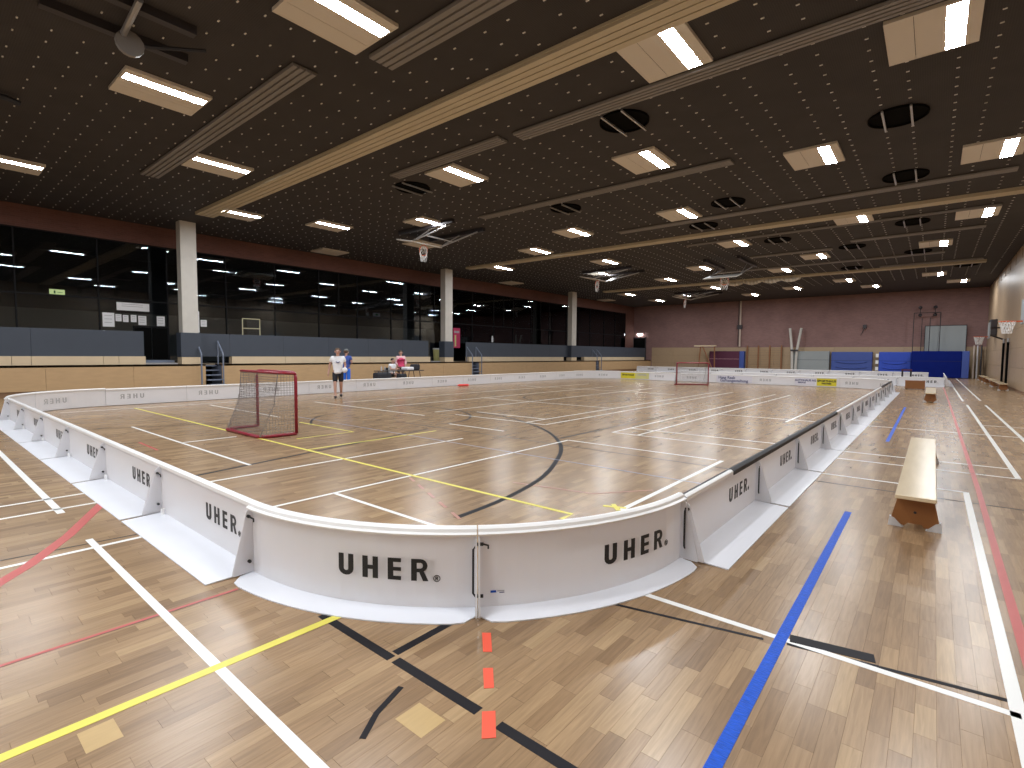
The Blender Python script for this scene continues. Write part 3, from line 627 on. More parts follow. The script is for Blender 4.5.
def uher_pieces(h, fine=True):
    """one list of convex pieces per letter, then the small ring mark; (u, v) from the lower start corner"""
    out = []; x = 0; gap = 0.47 * h
    for ch in 'UHER':
        polys, wd = LP[ch]; out.append([[(x + a * h, b_ * h) for a, b_ in p] for p in polys])
        x += wd * h + gap
    x -= gap * 0.55
    c, r = (x + 0.17 * h, 0.13 * h), 0.16 * h; n = 12; ring = []
    if fine:
        for k in range(n):
            a0, a1 = 2 * math.pi * k / n, 2 * math.pi * (k + 1) / n
            ring.append([(c[0] + r * math.cos(a0), c[1] + r * math.sin(a0)), (c[0] + r * math.cos(a1), c[1] + r * math.sin(a1)), (c[0] + 0.8 * r * math.cos(a1), c[1] + 0.8 * r * math.sin(a1)), (c[0] + 0.8 * r * math.cos(a0), c[1] + 0.8 * r * math.sin(a0))])
        for p in LP['R'][0]: ring.append([(c[0] + (a - 0.38) * r * 1.05, c[1] + (b_ - 0.5) * r * 1.05) for a, b_ in p])
        out.append(ring)
    return out

BL, BH, RAD_C = 2.05, 0.50, 2.21
def board_template(curved):
    root = empty('rink_board'); BH = 0.52 if curved else 0.50
    if curved:
        Ltot = RAD_C * math.pi / 4
        def P(s, n): a = s / RAD_C; r = RAD_C + n; return (r * math.sin(a), RAD_C - r * math.cos(a))
        seg = 14
    else:
        Ltot = BL
        def P(s, n): return (s, -n)
        seg = 1
    def sweep(prof, s0, s1, m, bb, k=seg, inset=None):
        vs_ = []; N = len(prof)
        for i in range(k + 1):
            s = s0 + (s1 - s0) * i / k
            for (n_, z) in prof:
                x, y = P(s, n_); vs_.append((x, y, z))
        fs = [(i * N + j, i * N + (j + 1) % N, (i + 1) * N + (j + 1) % N, (i + 1) * N + j) for i in range(k) for j in range(N)]
        fs += [tuple(range(N))[::-1], tuple(k * N + j for j in range(N))]
        bb.add(vs_, fs, m)
    e = 0.004
    bb = B(); sweep([(0, 0.012), (0.012, 0.012), (0.012, BH - 0.03), (0, BH - 0.03)], e, Ltot - e, M['white'], bb); panel = bb.build('panel', root)
    if curved: prof = [(-0.02, BH - 0.045), (-0.024, BH - 0.02), (-0.012, BH - 0.002), (0.012, BH), (0.03, BH - 0.012), (0.036, BH - 0.03), (0.055, BH - 0.038), (0.052, BH - 0.05), (0.03, BH - 0.047)]
    else: prof = [(-0.02, BH - 0.045), (-0.024, BH - 0.02), (-0.012, BH - 0.002), (0.012, BH), (0.03, BH - 0.012), (0.032, BH - 0.035), (0.026, BH - 0.047)]
    bb = B(); sweep(prof, e, Ltot - e, M['rail'], bb); bb.build('top_rail', root)
    # foot
    bb = B()
    if curved:
        k = 24; vs_ = []
        for i in range(k + 1):
            t = i / k; s = e + (Ltot - 2 * e) * t
            ed = min(t, 1 - t) * Ltot; wmax = 0.185; wd = 0.10 + (wmax - 0.10) * min(1, math.sqrt(max(0, 1 - (1 - min(1, ed / 0.14)) ** 2)))
            for (n_, z) in ((0.012, 0.016), (0.012, 0.006), (wd, 0.001), (wd, 0.008)):
                x, y = P(s, n_); vs_.append((x, y, z))
        fs = [(i * 4 + j, i * 4 + (j + 1) % 4, (i + 1) * 4 + (j + 1) % 4, (i + 1) * 4 + j) for i in range(k) for j in range(4)] + [(3, 2, 1, 0), tuple(k * 4 + j for j in range(4))]
        bb.add(vs_, fs, M['foot'])
    else:
        vs_ = [(0.03, -0.012, 0.008), (Ltot - e, -0.012, 0.008), (Ltot - 0.03, -0.34, 0.001), (0.03, -0.34, 0.001), (0.03, -0.012, 0.018), (Ltot - e, -0.012, 0.018), (Ltot - 0.03, -0.34, 0.008), (0.03, -0.34, 0.008)]
        bb.hexa(vs_, M['foot'])
    bb.build('foot', root)
    for s in (e, Ltot - e - 0.01):
        bw = 0.165 if not curved else 0.15; tri = [(0.012, 0.02), (bw, 0.016), (bw + 0.006, 0.03), (0.055, BH - 0.07), (0.03, BH - 0.05), (0.012, BH - 0.05)]
        bb = B(); vs_ = []
        for t in (s, s + 0.01):
            for (n_, z) in tri: x, y = P(t, n_); vs_.append((x, y, z))
        N = len(tri); bb.add(vs_, [tuple(range(N))[::-1], tuple(range(N, 2 * N))] + [(j, (j + 1) % N, N + (j + 1) % N, N + j) for j in range(N)], M['white'])
        br = bb.build('bracket', root)
        if s < 0.5:
            for z in (0.10, BH - 0.10):
                x, y = P(s - 0.012, 0.045); x2, y2 = P(s + 0.03, 0.045)
                B().tube([(x, y, z), (x2, y2, z)], 0.011, M['black'], 8).build('bolt', br)
            if not curved: B().tube([(*P(0.13, 0.04), 0.016), (*P(0.13, 0.04), 0.075)], 0.017, M['rail'], 8).build('peg', root)
            x, y = P(s + 0.03, 0.045); x2, y2 = P(s + 0.06, 0.03)
            B().tube([(x, y, BH - 0.10), (x2, y2, BH - 0.115), (x2, y2, BH - 0.135)], 0.006, M['black'], 6).build('lever', br)
        else:
            x, y = P(s - 0.012, 0.05)
            B().tube([(*P(s + 0.004, 0.05), 0.10), (x, y, 0.12), (x, y, BH - 0.13), (*P(s + 0.004, 0.05), BH - 0.11)], 0.007, M['black'], 6).build('strap', br)
    def lettering(name, m, h, s0, z0, n_, nb, fine):
        for gi, pcs in enumerate(uher_pieces(h, fine)):
            bb = B()
            for p in pcs:
                vs_ = []
                for (u, v) in p: x, y = P(s0 + u, n_); vs_.append((x, y, z0 + v))
                for (u, v) in p: x, y = P(s0 + u, nb); vs_.append((x, y, z0 + v))
                N = len(p); bb.add(vs_, [tuple(range(N)), tuple(range(N, 2 * N))[::-1]] + [(j, (j + 1) % N, N + (j + 1) % N, N + j) for j in range(N)], m)
            bb.build(name if gi < 4 else 'ring_mark', panel)
    s0 = 0.905 if curved else 1.13; z0 = 0.18 if curved else 0.19
    if curved: lettering('letter', M['black'], 0.135, s0 - 0.05, z0, 0.0142, 0.011, True)
    else: lettering('letter', M['black'], 0.135, s0, z0, 0.0142, 0.011, True)
    lettering('letter_showing_through', M['ghost'], 0.135, s0, z0, -0.0012, 0.001, False)
    return root
tm_s = board_template(False); tm_c = board_template(True); used = {'s': False, 'c': False}
def place_board(kind, x, y, rz, label, group='white rink boards'):
    t = tm_s if kind == 's' else tm_c
    if used[kind]: t = copy_tree(t)
    used[kind] = True
    t.location = (x, y, 0); t.rotation_euler = (0, 0, rz)
    return tag(t, label, 'rink board', group)
def drop(o, names):
    for c in list(o.children_recursive):
        if c.name.split('.')[0] in names: bpy.data.objects.remove(c)
XRB, YNB, XLB = -1.45, 1.59, -18.25
cx, cy = XRB - RAD_C, YNB + RAD_C - 0.02
def corner_board(ccx, ccy, a0, label):      # a0: heading at the start of the piece
    x, y = ccx + RAD_C * math.sin(a0), ccy - RAD_C * math.cos(a0)
    return place_board('c', x, y, a0, label)
PI = math.pi
# the near end row, counted away from the near corner
n_end = 6
for i in range(n_end):
    o = place_board('s', cx - BL * (i + 1), YNB + 0.01, 0, 'straight white rink board with dark lettering, %s from the near corner towards the gallery' % ORD[i])
cb1 = corner_board(cx, cy, 0, 'curved white rink board of the near corner, half without the sticker')
cb2 = corner_board(cx, cy, PI / 4, 'curved white rink board of the near corner with a tiny blue sticker')
# sticker on the second one
def corner_pt(s, n_): a = s / RAD_C; r = RAD_C + n_; return (r * math.sin(a), RAD_C - r * math.cos(a))
sb = B()
for (s0, s1, z0, z1, m) in ((0.08, 0.115, 0.102, 0.116, M['btape']), (0.122, 0.165, 0.108, 0.115, M['ghost']), (0.135, 0.165, 0.098, 0.104, M['navyp'])):
    vs_ = [(*corner_pt(s0, 0.0125), z0), (*corner_pt(s1, 0.0125), z0), (*corner_pt(s1, 0.0135), z0), (*corner_pt(s0, 0.0135), z0), (*corner_pt(s0, 0.0125), z1), (*corner_pt(s1, 0.0125), z1), (*corner_pt(s1, 0.0135), z1), (*corner_pt(s0, 0.0135), z1)]
    sb.hexa(vs_, m)
tag(sb.build('sticker', cb2), 'tiny blue and grey maker sticker')
n_r = 12
for i in range(n_r):
    o = place_board('s', XRB + 0.02, cy + BL * i, PI / 2, 'straight white rink board beside the wooden benches, %s from the near corner' % ORD[i])
YE = cy + BL * n_r      # where the far corner starts
for i, a0 in enumerate((PI / 2, 3 * PI / 4)):
    corner_board(cx, YE, a0, 'curved white rink board of the far corner by the benches, %s half' % ORD[i])
YFB = YE + RAD_C
# far end: straight boards running towards the glazed wall
n_f = 6; fx = cx
SP = {}
for i in range(n_f):
    lab = 'white far end rink board, %s from the corner by the benches' % ORD[i]
    if i == 0: lab = 'far end rink board with a yellow and a pale lavender print'
    if i == 5: lab = 'far end rink board printed pale and bright yellow towards the gallery corner'
    if i == 2: lab = 'far end rink board with two lines of navy lettering beside the goal'
    o = place_board('s', fx, YFB, PI, lab); SP[i] = o; fx -= BL
# far corner at the glazed side
XE = fx
cxl = XLB + RAD_C
while XE - cxl > BL * 0.6:
    i = n_f; o = place_board('s', XE, YFB, PI, 'white far end rink board behind the goal, %s from the corner by the benches' % ORD[n_f]); XE -= BL; n_f += 1
cxl = XE
for i, a0 in enumerate((PI, 5 * PI / 4)):
    o = corner_board(cxl, YE, a0, 'curved rink board of the far corner by the gallery, %s half' % ORD[i])
XLB = cxl - RAD_C
ns = 0; y = YE
while y - BL > YNB + RAD_C - 0.5:
    o = place_board('s', XLB, y, -PI / 2, 'white rink board along the gallery side, %s from the far corner' % ORD[ns]); y -= BL; ns += 1
for i, a0 in enumerate((3 * PI / 2, 7 * PI / 4)):
    corner_board(cxl, y, a0, 'curved rink board of the corner near the gallery, %s half' % ORD[i])
# bridge between the last corner and the near end row
x_end = cx - BL * n_end
if x_end - cxl > 0.3:
    pass
# sponsor prints (inner faces of far boards): local +Y is the inside
def sponsor(o, s0, s1, m, lines, lm):
    drop(o, ['letter_showing_through'])
    pr = B().box((s0, 0.0, 0.05), (s1, 0.004, 0.43), m).build('sponsor_print', o)
    for (txt, size, z, sx) in lines:
        text_mesh(txt, size, lm, 'sponsor_lettering', pr, Matrix.Translation(((s0 + s1) / 2 + sx, 0.006, z)) @ Matrix.Rotation(PI, 4, 'Z') @ Matrix.Rotation(PI / 2, 4, 'X'), bold=0.006)
sponsor(SP[0], 0.12, 1.0, M['yel'], [('SPORTHAUS', 0.15, 0.3, 0), ('PARTNER', 0.1, 0.17, 0)], M['black'])
sponsor(SP[0], 1.06, 2.02, M['lav'], [('AUTOHAUS AG', 0.14, 0.31, -0.02), ('SERVICE', 0.1, 0.19, 0.15)], M['navyp'])
sponsor(SP[2], 0.05, 2.0, M['lav'], [('Haag Raab', 0.22, 0.32, 0.4), ('Gartengestaltung', 0.22, 0.15, 0)], M['navyp'])
sponsor(SP[5], 0.05, 1.0, M['yelp'], [('PARTNER', 0.14, 0.3, 0)], M['ghost'])
sponsor(SP[5], 1.0, 2.02, M['yel'], [('SPORTHAUS', 0.15, 0.28, 0)], M['black'])

# black cover on the rail of the bench side
def rail_cover(name, y0, y1, prof, label):
    bb = B(); vs_ = [(XRB + 0.02 + n_, y0, z) for n_, z in prof] + [(XRB + 0.02 + n_, y1, z) for n_, z in prof]; N = len(prof)
    bb.add(vs_, [tuple(range(N))[::-1], tuple(range(N, 2 * N))] + [(j, (j + 1) % N, N + (j + 1) % N, N + j) for j in range(N)], M['lrail'])
    return tag(bb.build(name), label, 'rail cover', 'black rail covers')
full = [(-0.028, BH - 0.045), (-0.03, BH - 0.02), (-0.015, BH + 0.004), (0.013, BH + 0.006), (0.035, BH - 0.01), (0.037, BH - 0.05), (0.033, BH - 0.05), (0.031, BH - 0.014), (0.012, BH + 0.001), (-0.013, BH - 0.001), (-0.025, BH - 0.02), (-0.022, BH - 0.045)]
edge = [(-0.03, BH - 0.045), (-0.032, BH - 0.02), (-0.016, BH + 0.004), (-0.005, BH + 0.004), (-0.012, BH - 0.001), (-0.025, BH - 0.02), (-0.022, BH - 0.045)]
rail_cover('rail_cover', 4.95, 11.6, full, 'black cover wrapped over the rink rail beside the long bench')
rail_cover('rail_cover', 22.6, YE - 0.02, full, 'black cover over the rink rail near the far corner')
rail_cover('rail_edge_cover', cy + 0.02, 4.95, edge, 'thin black cover on the inner rail edge, next to the near corner')
rail_cover('rail_edge_cover', 11.6, 22.6, edge, 'thin black cover on the inner rail edge, middle stretch')

# spare rows of boards beyond the rink, lettering towards the camera
for i in range(7):
    place_board('s', -1.55 - BL * i + BL * 0, 35.6 + 0.0 * i, 0, 'spare white rink board in the row beyond the far end, %s from the bench side' % ORD[i], 'spare rink boards') if i else place_board('s', -1.55, 35.6, 0, 'spare white rink board in the row beyond the far end, beside the brown box', 'spare rink boards')
for i in range(11):
    place_board('s', -2.3 - BL * i, 47.2, 0, 'spare white rink board in the last row under the mats, %s from the bench side' % ORD[i], 'spare rink boards')
for i in range(5):
    place_board('s', 0.56, 36.2 + BL * i, PI / 2, 'spare white rink board set lengthwise on the bench side of the spare rows, %s one' % ORD[i], 'spare rink boards')

# ================================================================ GOALS
def make_goal():
    g = empty('floorball_goal'); w2, h, d0_, d1_ = 0.81, 1.19, 0.33, 0.66; r = 0.03
    pts = [(-w2, 0, 0.03), (-w2, 0, h - 0.10)] + [(-w2 + 0.10 - 0.10 * math.cos(t), 0, h - 0.10 + 0.10 * math.sin(t)) for t in (0.5, 1.0, 1.57)]
    pts += [(w2 - 0.10 + 0.10 * math.sin(t), 0, h - 0.10 + 0.10 * math.cos(t)) for t in (0, 0.57, 1.07)] + [(w2, 0, h - 0.10), (w2, 0, 0.03)]
    B().tube(pts, r, M['red'], 10).build('front_frame', g, smooth=True)
    B().tube([(-w2, 0, 0.03), (-w2 + 0.02, -d1_ + 0.15, 0.03), (-w2 + 0.15, -d1_, 0.03), (w2 - 0.15, -d1_, 0.03), (w2 - 0.02, -d1_ + 0.15, 0.03), (w2, 0, 0.03)], r, M['red'], 10).build('base_frame', g, smooth=True)
    B().tube([(-w2, 0, h - 0.02), (-w2 + 0.03, -d0_, h - 0.0), (w2 - 0.03, -d0_, h - 0.0), (w2, 0, h - 0.02)], 0.024, M['red'], 8).build('top_frame', g, smooth=True)
    for s in (-1, 1): B().tube([(s * (w2 - 0.03), -d0_, h - 0.03), (s * (w2 - 0.06), -d0_ - 0.06, 0.6), (s * (w2 - 0.1), -d1_ + 0.02, 0.03)], 0.008, M['net'], 6).build('net_stay', g)
    nb = B(); nr = 0.0035; st = 0.05
    def dep(z): t = 1 - z / h; return d0_ + (d1_ - d0_) * t ** 2
    nz = int(h / st)
    for i in range(int(2 * w2 / st) + 1):
        x = -w2 + 0.04 + (2 * w2 - 0.08) * i / int(2 * w2 / st)
        nb.tube([(x, -dep(h * (1 - k / 8)), 0.03 + (h - 0.07) * (1 - k / 8)) for k in range(9)], nr, M['net'], 3, cap=False)
        nb.tube([(x, 0, h - 0.02), (x, -d0_, h - 0.03)], nr, M['net'], 3, cap=False)
    for k in range(nz + 1):
        z = 0.04 + (h - 0.08) * k / nz; d = dep(z)
        nb.tube([(-w2, -0.02, z), (-w2 + 0.04, -d, z), (w2 - 0.04, -d, z), (w2, -0.02, z)], nr, M['net'], 3, cap=False)
    for s in (-1, 1):
        for k in range(1, 12):
            f = k / 12
            zt = h - 0.03 if f * d1_ < d0_ else h * (1 - math.sqrt((f * d1_ - d0_) / (d1_ - d0_)))
            nb.tube([(s * (w2 - 0.04 * f), -f * d1_, 0.03), (s * (w2 - 0.04 * f), -f * d1_, max(0.06, zt))], nr, M['net'], 3, cap=False)
    for k in range(1, 7): nb.tube([(-w2, -d0_ * k / 7, h - 0.03), (w2, -d0_ * k / 7, h - 0.03)], nr, M['net'], 3, cap=False)
    tag(nb.build('net', g), kind='stuff')
    return g
g1 = make_goal(); g1.location = (-10.1, 4.81, 0); tag(g1, 'red framed floorball goal with grey net near the walking man', 'goal', 'red floorball goals')
g2 = copy_tree(g1); g2.location = (-9.75, 26.7, 0); g2.rotation_euler = (0, 0, PI + 0.62); tag(g2, 'red framed floorball goal in front of the far end boards', 'goal', 'red floorball goals')

# ================================================================ BENCHES
def make_bench(L=4.25, name='gym_bench'):
    b = empty(name); wd = 0.145; h = 0.335
    B().box((-wd, 0, h - 0.035), (wd, L, h), M['bench']).build('seat', b, bevel=0.006)
    B().box((-0.025, 0.3, 0.16), (0.025, L - 0.3, h - 0.035), M['benchend']).build('beam', b)
    for yy in (0.2, L - 0.24):
        e = B().prism([(-0.125, yy, h - 0.035), (0.125, yy, h - 0.035), (0.185, yy, 0.02), (0.07, yy, 0.02), (0.05, yy, 0.045), (-0.05, yy, 0.045), (-0.07, yy, 0.02), (-0.185, yy, 0.02)], (0, 0.04, 0), M['benchend']).build('end_panel', b)
        for s in (-1, 1):
            B().prism([(s * 0.08, yy - 0.006, 0.0), (s * 0.195, yy - 0.006, 0.0), (s * 0.185, yy - 0.006, 0.085), (s * 0.15, yy - 0.006, 0.075)], (0, 0.052, 0), M['greypl']).build('foot_cap', e)
        B().tube([(0, yy - 0.004, 0.15), (0, yy, 0.15)], 0.012, M['dark'], 8).build('bolt', e)
    return b
bn = make_bench(); bn.location = (-0.073, 5.66, 0); tag(bn, 'long pine gym bench with brown ends standing beside the rink boards', 'bench', 'pine gym benches')
bn2 = copy_tree(bn); bn2.location = (-0.04, 22.7, 0); tag(bn2, 'pine gym bench farther along the rink, before the brown box', 'bench', 'pine gym benches')
for i, (x, y) in enumerate(((2.62, 33.6), (2.62, 38.4), (2.62, 44.5))):
    b = copy_tree(bn); b.location = (x, y, 0)
    if i: pass
    tag(b, 'pine gym bench against the birch wall, %s from the camera end' % ORD[i], 'bench', 'pine gym benches')
bx = empty('wooden_box', (-0.66, 31.6, 0), 0); tag(bx, 'low brown wooden box in front of the spare boards', 'box')
B().box((-0.38, 0, 0.03), (0.38, 0.45, 0.40), M['benchend']).build('body', bx, bevel=0.01)
B().box((-0.39, -0.01, 0.40), (0.39, 0.46, 0.43), M['lad']).build('lid', bx)
for s in (-0.34, 0.28): B().box((s, 0.05, 0), (s + 0.06, 0.4, 0.03), M['dark']).build('runner', bx)
sb_ = empty('dark_stool', (-1.45, 45.6, 0)); tag(sb_, 'small dark stool behind the spare boards before the bright blue mat', 'stool')
B().box((-0.3, -0.15, 0.62), (0.3, 0.2, 0.72), M['maroon']).build('seat', sb_)
for s in (-0.24, 0.24):
    for t in (-0.1, 0.15): B().box((s - 0.05, t - 0.03, 0), (s + 0.05, t + 0.03, 0.62), M['dark']).build('leg', sb_)

# ================================================================ FAR WALL EQUIPMENT
YM = 52.9
def tall_mat(name, x0, x1, h, d, m, label, side=None, folds=0, straps=0):
    ym = YM if m is not M['blue3'] else 51.95
    o = empty(name, ((x0 + x1) / 2, ym - d / 2, 0)); hw = (x1 - x0) / 2
    B().box((-hw, -d / 2, 0.02), (hw, d / 2, h), m).build('mat_cover', o, bevel=0.04)
    if folds:
        bb = B()
        for k in range(folds):
            z = h * (0.35 + 0.22 * k)
            bb.tube([(-hw * 0.75 + 1.5 * hw * t / 10, -d / 2 - 0.012, z - 0.12 * math.sin(math.pi * t / 10)) for t in range(11)], 0.05, m, 6)
        bb.build('sagging_fold', o, smooth=True)
    if side: B().box((hw, -d / 2, 0.02), (hw + 0.42, d / 2, h), side).build('mat_end', o, bevel=0.03)
    for k in range(straps):
        B().box((-hw - 0.22, -d / 2 - 0.02, 0.45 + 0.55 * k), (-hw - 0.02, -d / 2 + 0.1, 0.75 + 0.55 * k), M['netw']).build('white_strap', o)
    B().box((-hw, -d / 2 - 0.006, h * 0.62), (hw, -d / 2, h * 0.63), M['dark'] if m is not M['maroon'] else M['pinkp']).build('seam', o)
    return tag(o, label, 'gym mat', 'gym mats against the brick wall')
tall_mat('gym_mat', -17.5, -14.62, 2.05, 0.5, M['maroon'], 'dark maroon gym mat with a blue end', side=M['blue1'])
tall_mat('gym_mat', -10.1, -7.12, 2.05, 0.4, M['greym'], 'grey gym mat between the wall bars and the blue mats')
tall_mat('gym_mat', -6.95, -4.0, 2.0, 0.5, M['blue1'], 'dull blue sagging gym mat next to the grey mat', folds=2)
tall_mat('gym_mat', -3.55, -1.42, 2.0, 0.5, M['blue2'], 'bright blue sagging gym mat with white strap ends', folds=2, straps=3)
tall_mat('gym_mat', -1.38, 1.62, 2.06, 1.1, M['blue3'], 'big navy gym mat nearest the birch wall', side=M['blue1'])
# big grey panel behind the navy mat
pb = empty('grey_board', (0.58, 52.6, 0)); tag(pb, 'tall pale grey board standing behind the navy mat', 'board')
B().box((-1.2, 0.0, 0.05), (1.25, 0.1, 4.05), M['greym']).build('panel', pb)
B().box((-1.24, -0.01, 0), (-1.2, 0.11, 4.1), M['dsteel']).box((1.25, -0.01, 0), (1.29, 0.11, 4.1), M['dsteel']).box((-1.24, -0.01, 4.05), (1.29, 0.11, 4.1), M['dsteel']).build('rim', pb)
fr = empty('steel_frame', (-0.55, 52.2, 0)); tag(fr, 'dark steel gym frame with small round weights above the navy mat', 'gym frame')
for x in (-0.82, -0.3, 0.2, 0.82): B().tube([(x, 0, 0), (x, 0, 5.1 if abs(x) > 0.5 else 4.7)], 0.03, M['dsteel'], 6).build('upright', fr)
B().tube([(-0.82, 0, 5.1), (0.82, 0, 5.1)], 0.03, M['dsteel'], 6).build('cross_beam', fr)
for x in (-0.45, 0.48):
    for z in (4.95, 5.55): B().sphere((x, 0.3, z), (0.13, 0.1, 0.13), M['dsteel'], 8, 6).build('weight', fr)
    B().tube([(x, 0.3, 4.95), (x, 0.3, 5.55)], 0.025, M['dsteel'], 6).build('weight_rod', fr)
    B().tube([(x, 0.3, 5.1), (x, 0.0, 5.1)], 0.025, M['dsteel'], 6).build('weight_bracket', fr)
# wall bars
wb = empty('wall_bars', (-12.5, 52.8, 0)); tag(wb, 'brown wooden wall bars in three bays on the brick wall', 'wall bars')
for x in (-1.5, -0.5, 0.5, 1.5): B().box((x - 0.05, -0.1, 0), (x + 0.05, 0.06, 2.6), M['lad']).build('upright', wb)
for k in range(14):
    B().tube([(-1.5, -0.02, 0.15 + 0.17 * k), (1.5, -0.02, 0.15 + 0.17 * k)], 0.02, M['oakp'], 6).build('rung', wb)
# pair of leaning pale posts
pp = empty('pale_posts', (-9.85, 52.3, 0)); tag(pp, 'pair of pale posts leaning apart behind the grey mat', 'posts')
for s in (-1, 1): B().tube([(s * 0.12, 0, 0), (s * 0.2, 0.05, 2.1), (s * 0.46, 0.25, 4.15)], 0.11, M['conc'], 8).build('post', pp)
B().box((-0.3, -0.1, 2.05), (0.3, 0.15, 2.2), M['dsteel']).build('clamp', pp)
rp = empty('wall_pipe', (-14.75, 52.85, 0)); tag(rp, 'slim pale vertical pipe on the mauve brick wall above the maroon mat', 'pipe')
B().tube([(0, 0, 2.5), (0, 0, HC - 0.02)], 0.09, M['pipe'], 8).build('pipe', rp)
B().tube([(-0.15, -0.02, 2.6), (-0.15, -0.02, HC - 0.02)], 0.03, M['dsteel'], 6).build('cable', rp)
B().box((-0.25, -0.14, 4.2), (0.2, 0.05, 4.6), M['dsteel']).build('winch', rp)
hk = empty('wall_bracket', (-4.66, 52.9, 4.0)); tag(hk, 'small dark bracket alone on the mauve brick wall', 'bracket')
B().box((-0.12, -0.25, 0), (0.12, 0.1, 0.3), M['dsteel']).build('plate', hk); B().tube([(0, -0.2, 0.05), (-0.25, -0.25, -0.6)], 0.03, M['dsteel'], 6).build('arm', hk)
# exercise rack behind the goal, small brown pieces above the boards
vb = empty('vault_trestle', (-17.6, 51.6, 0)); tag(vb, 'pale topped brown trestle standing by the birch band behind the goal', 'trestle')
B().box((-1.1, -0.2, 2.5), (1.0, 0.2, 2.62), M['beige']).build('top', vb)
for x0, x1 in ((-0.5, -0.7), (-0.3, 0.8), (0.85, 0.9)): B().tube([(x0, 0, 2.5), (x1, 0, 0)], 0.06, M['lad'], 6).build('leg', vb)
# doorway in the far corner with a lit lamp
dr = empty('door_1', (-25.3, YF - 0.05, 1.06)); tag(dr, 'dark door in the mauve brick wall beside the glazing', kind='structure')
B().box((-0.75, -0.04, 0), (0.6, 0.06, 2.4), M['void']).build('door_leaf', dr)
B().box((-0.85, -0.06, 0), (-0.75, 0.06, 2.5), M['dsteel']).box((0.6, -0.06, 0), (0.7, 0.06, 2.5), M['dsteel']).box((-0.85, -0.06, 2.4), (0.7, 0.06, 2.5), M['dsteel']).build('door_frame', dr)
ex = empty('wall_lamp', (-25.3, YF - 0.1, 3.95)); tag(ex, 'small white lit lamp over the dark corner door', 'lamp')
B().box((-0.3, -0.12, 0), (0.3, 0.0, 0.06), M['dsteel']).build('back_plate', ex); B().box((-0.25, -0.14, -0.16), (0.25, -0.02, 0.0), M['lampw']).build('diffuser', ex)

# ================================================================ RIGHT WALL EQUIPMENT
def hoop(parent, c, dirx, r=0.23):
    n = 20; ring = [(c[0] + r * math.cos(2 * PI * k / n), c[1] + r * math.sin(2 * PI * k / n), c[2]) for k in range(n)]
    B().tube(ring, 0.016, M['hoop'], 6, closed=True).build('rim', parent)
    nb = B()
    for k in range(14):
        for sg in (1, -1):
            pts = []
            for j in range(5):
                a = 2 * PI * k / 14 + sg * j * 0.2; q = r * (1 - 0.42 * (j / 4) ** 0.8)
                pts.append((c[0] + q * math.cos(a), c[1] + q * math.sin(a), c[2] - 0.11 * j))
            nb.tube(pts, 0.012, M['netw'], 3, cap=False)
    tag(nb.build('net', parent), kind='stuff')
def wall_hoop(y, z, label, arm=0.7):
    h = empty('basketball_hoop', (XR, y, z)); tag(h, label, 'basketball hoop', 'wall basketball hoops')
    B().box((-arm - 0.04, -0.6, -0.1), (-arm, 0.6, 0.8), M['greym']).build('backboard', h)
    for s in (-0.35, 0.35): B().tube([(-arm, s, 0.5), (0, s, 0.5)], 0.03, M['dsteel'], 6).build('arm', h); B().tube([(-arm, s, 0.1), (0, s, -0.2)], 0.025, M['dsteel'], 6).build('strut', h)
    B().box((-arm - 0.2, -0.06, -0.03), (-arm - 0.04, 0.06, 0.02), M['hoop']).build('rim_mount', h)
    hoop(h, (-arm - 0.43, 0, 0), -1)
    return h
wall_hoop(26.0, 2.9, 'large basketball hoop with white net on the birch wall before the padded posts', 0.6)
h2 = wall_hoop(40.0, 2.78, 'far basketball hoop with white net on the birch wall, past the dark box', 0.66)
sbx = empty('scoreboard', (XR - 0.002, 46.0, 3.0)); tag(sbx, 'dark box with white side on the birch wall between hoops', 'scoreboard')
B().box((-0.3, -0.8, 0), (0, 0.8, 1.05), M['dark']).build('housing', sbx); B().box((-0.3, -0.88, 0), (-0.02, -0.8, 1.05), M['dsteel']).build('side_panel', sbx)
for k in range(3): B().box((-0.31, -0.6 + 0.5 * k, 0.3), (-0.3, -0.3 + 0.5 * k, 0.75), M['cap']).build('digit_panel', sbx)
for i, y in enumerate((37.2, 39.4)):
    p = empty('padded_post', (2.96, y, 0)); tag(p, 'dark padded post with silver top by the birch wall, %s one' % ORD[i], 'post', 'dark padded posts')
    B().tube([(0, 0, 0.0), (0, 0, 2.4)], 0.055, M['void'], 10).build('pad', p); B().tube([(0, 0, 2.4), (0, 0, 2.62)], 0.05, M['steel'], 8).build('top_cap', p); B().box((-0.09, -0.09, 0), (0.075, 0.09, 0.03), M['dsteel']).build('base', p)
for i, (x, m) in enumerate(((2.3, 'pipe'), (2.5, 'greypl'), (2.72, 'dsteel'))):
    p = B().tube([(x, 51.6, 0), (x + 0.04, 52.6, 2.5)], 0.05, M[m], 8).build('leaning_pole'); tag(p, 'slim %s pole leaning in the far corner' % ('brown', 'pale grey', 'dark')[i], 'pole', 'corner poles')

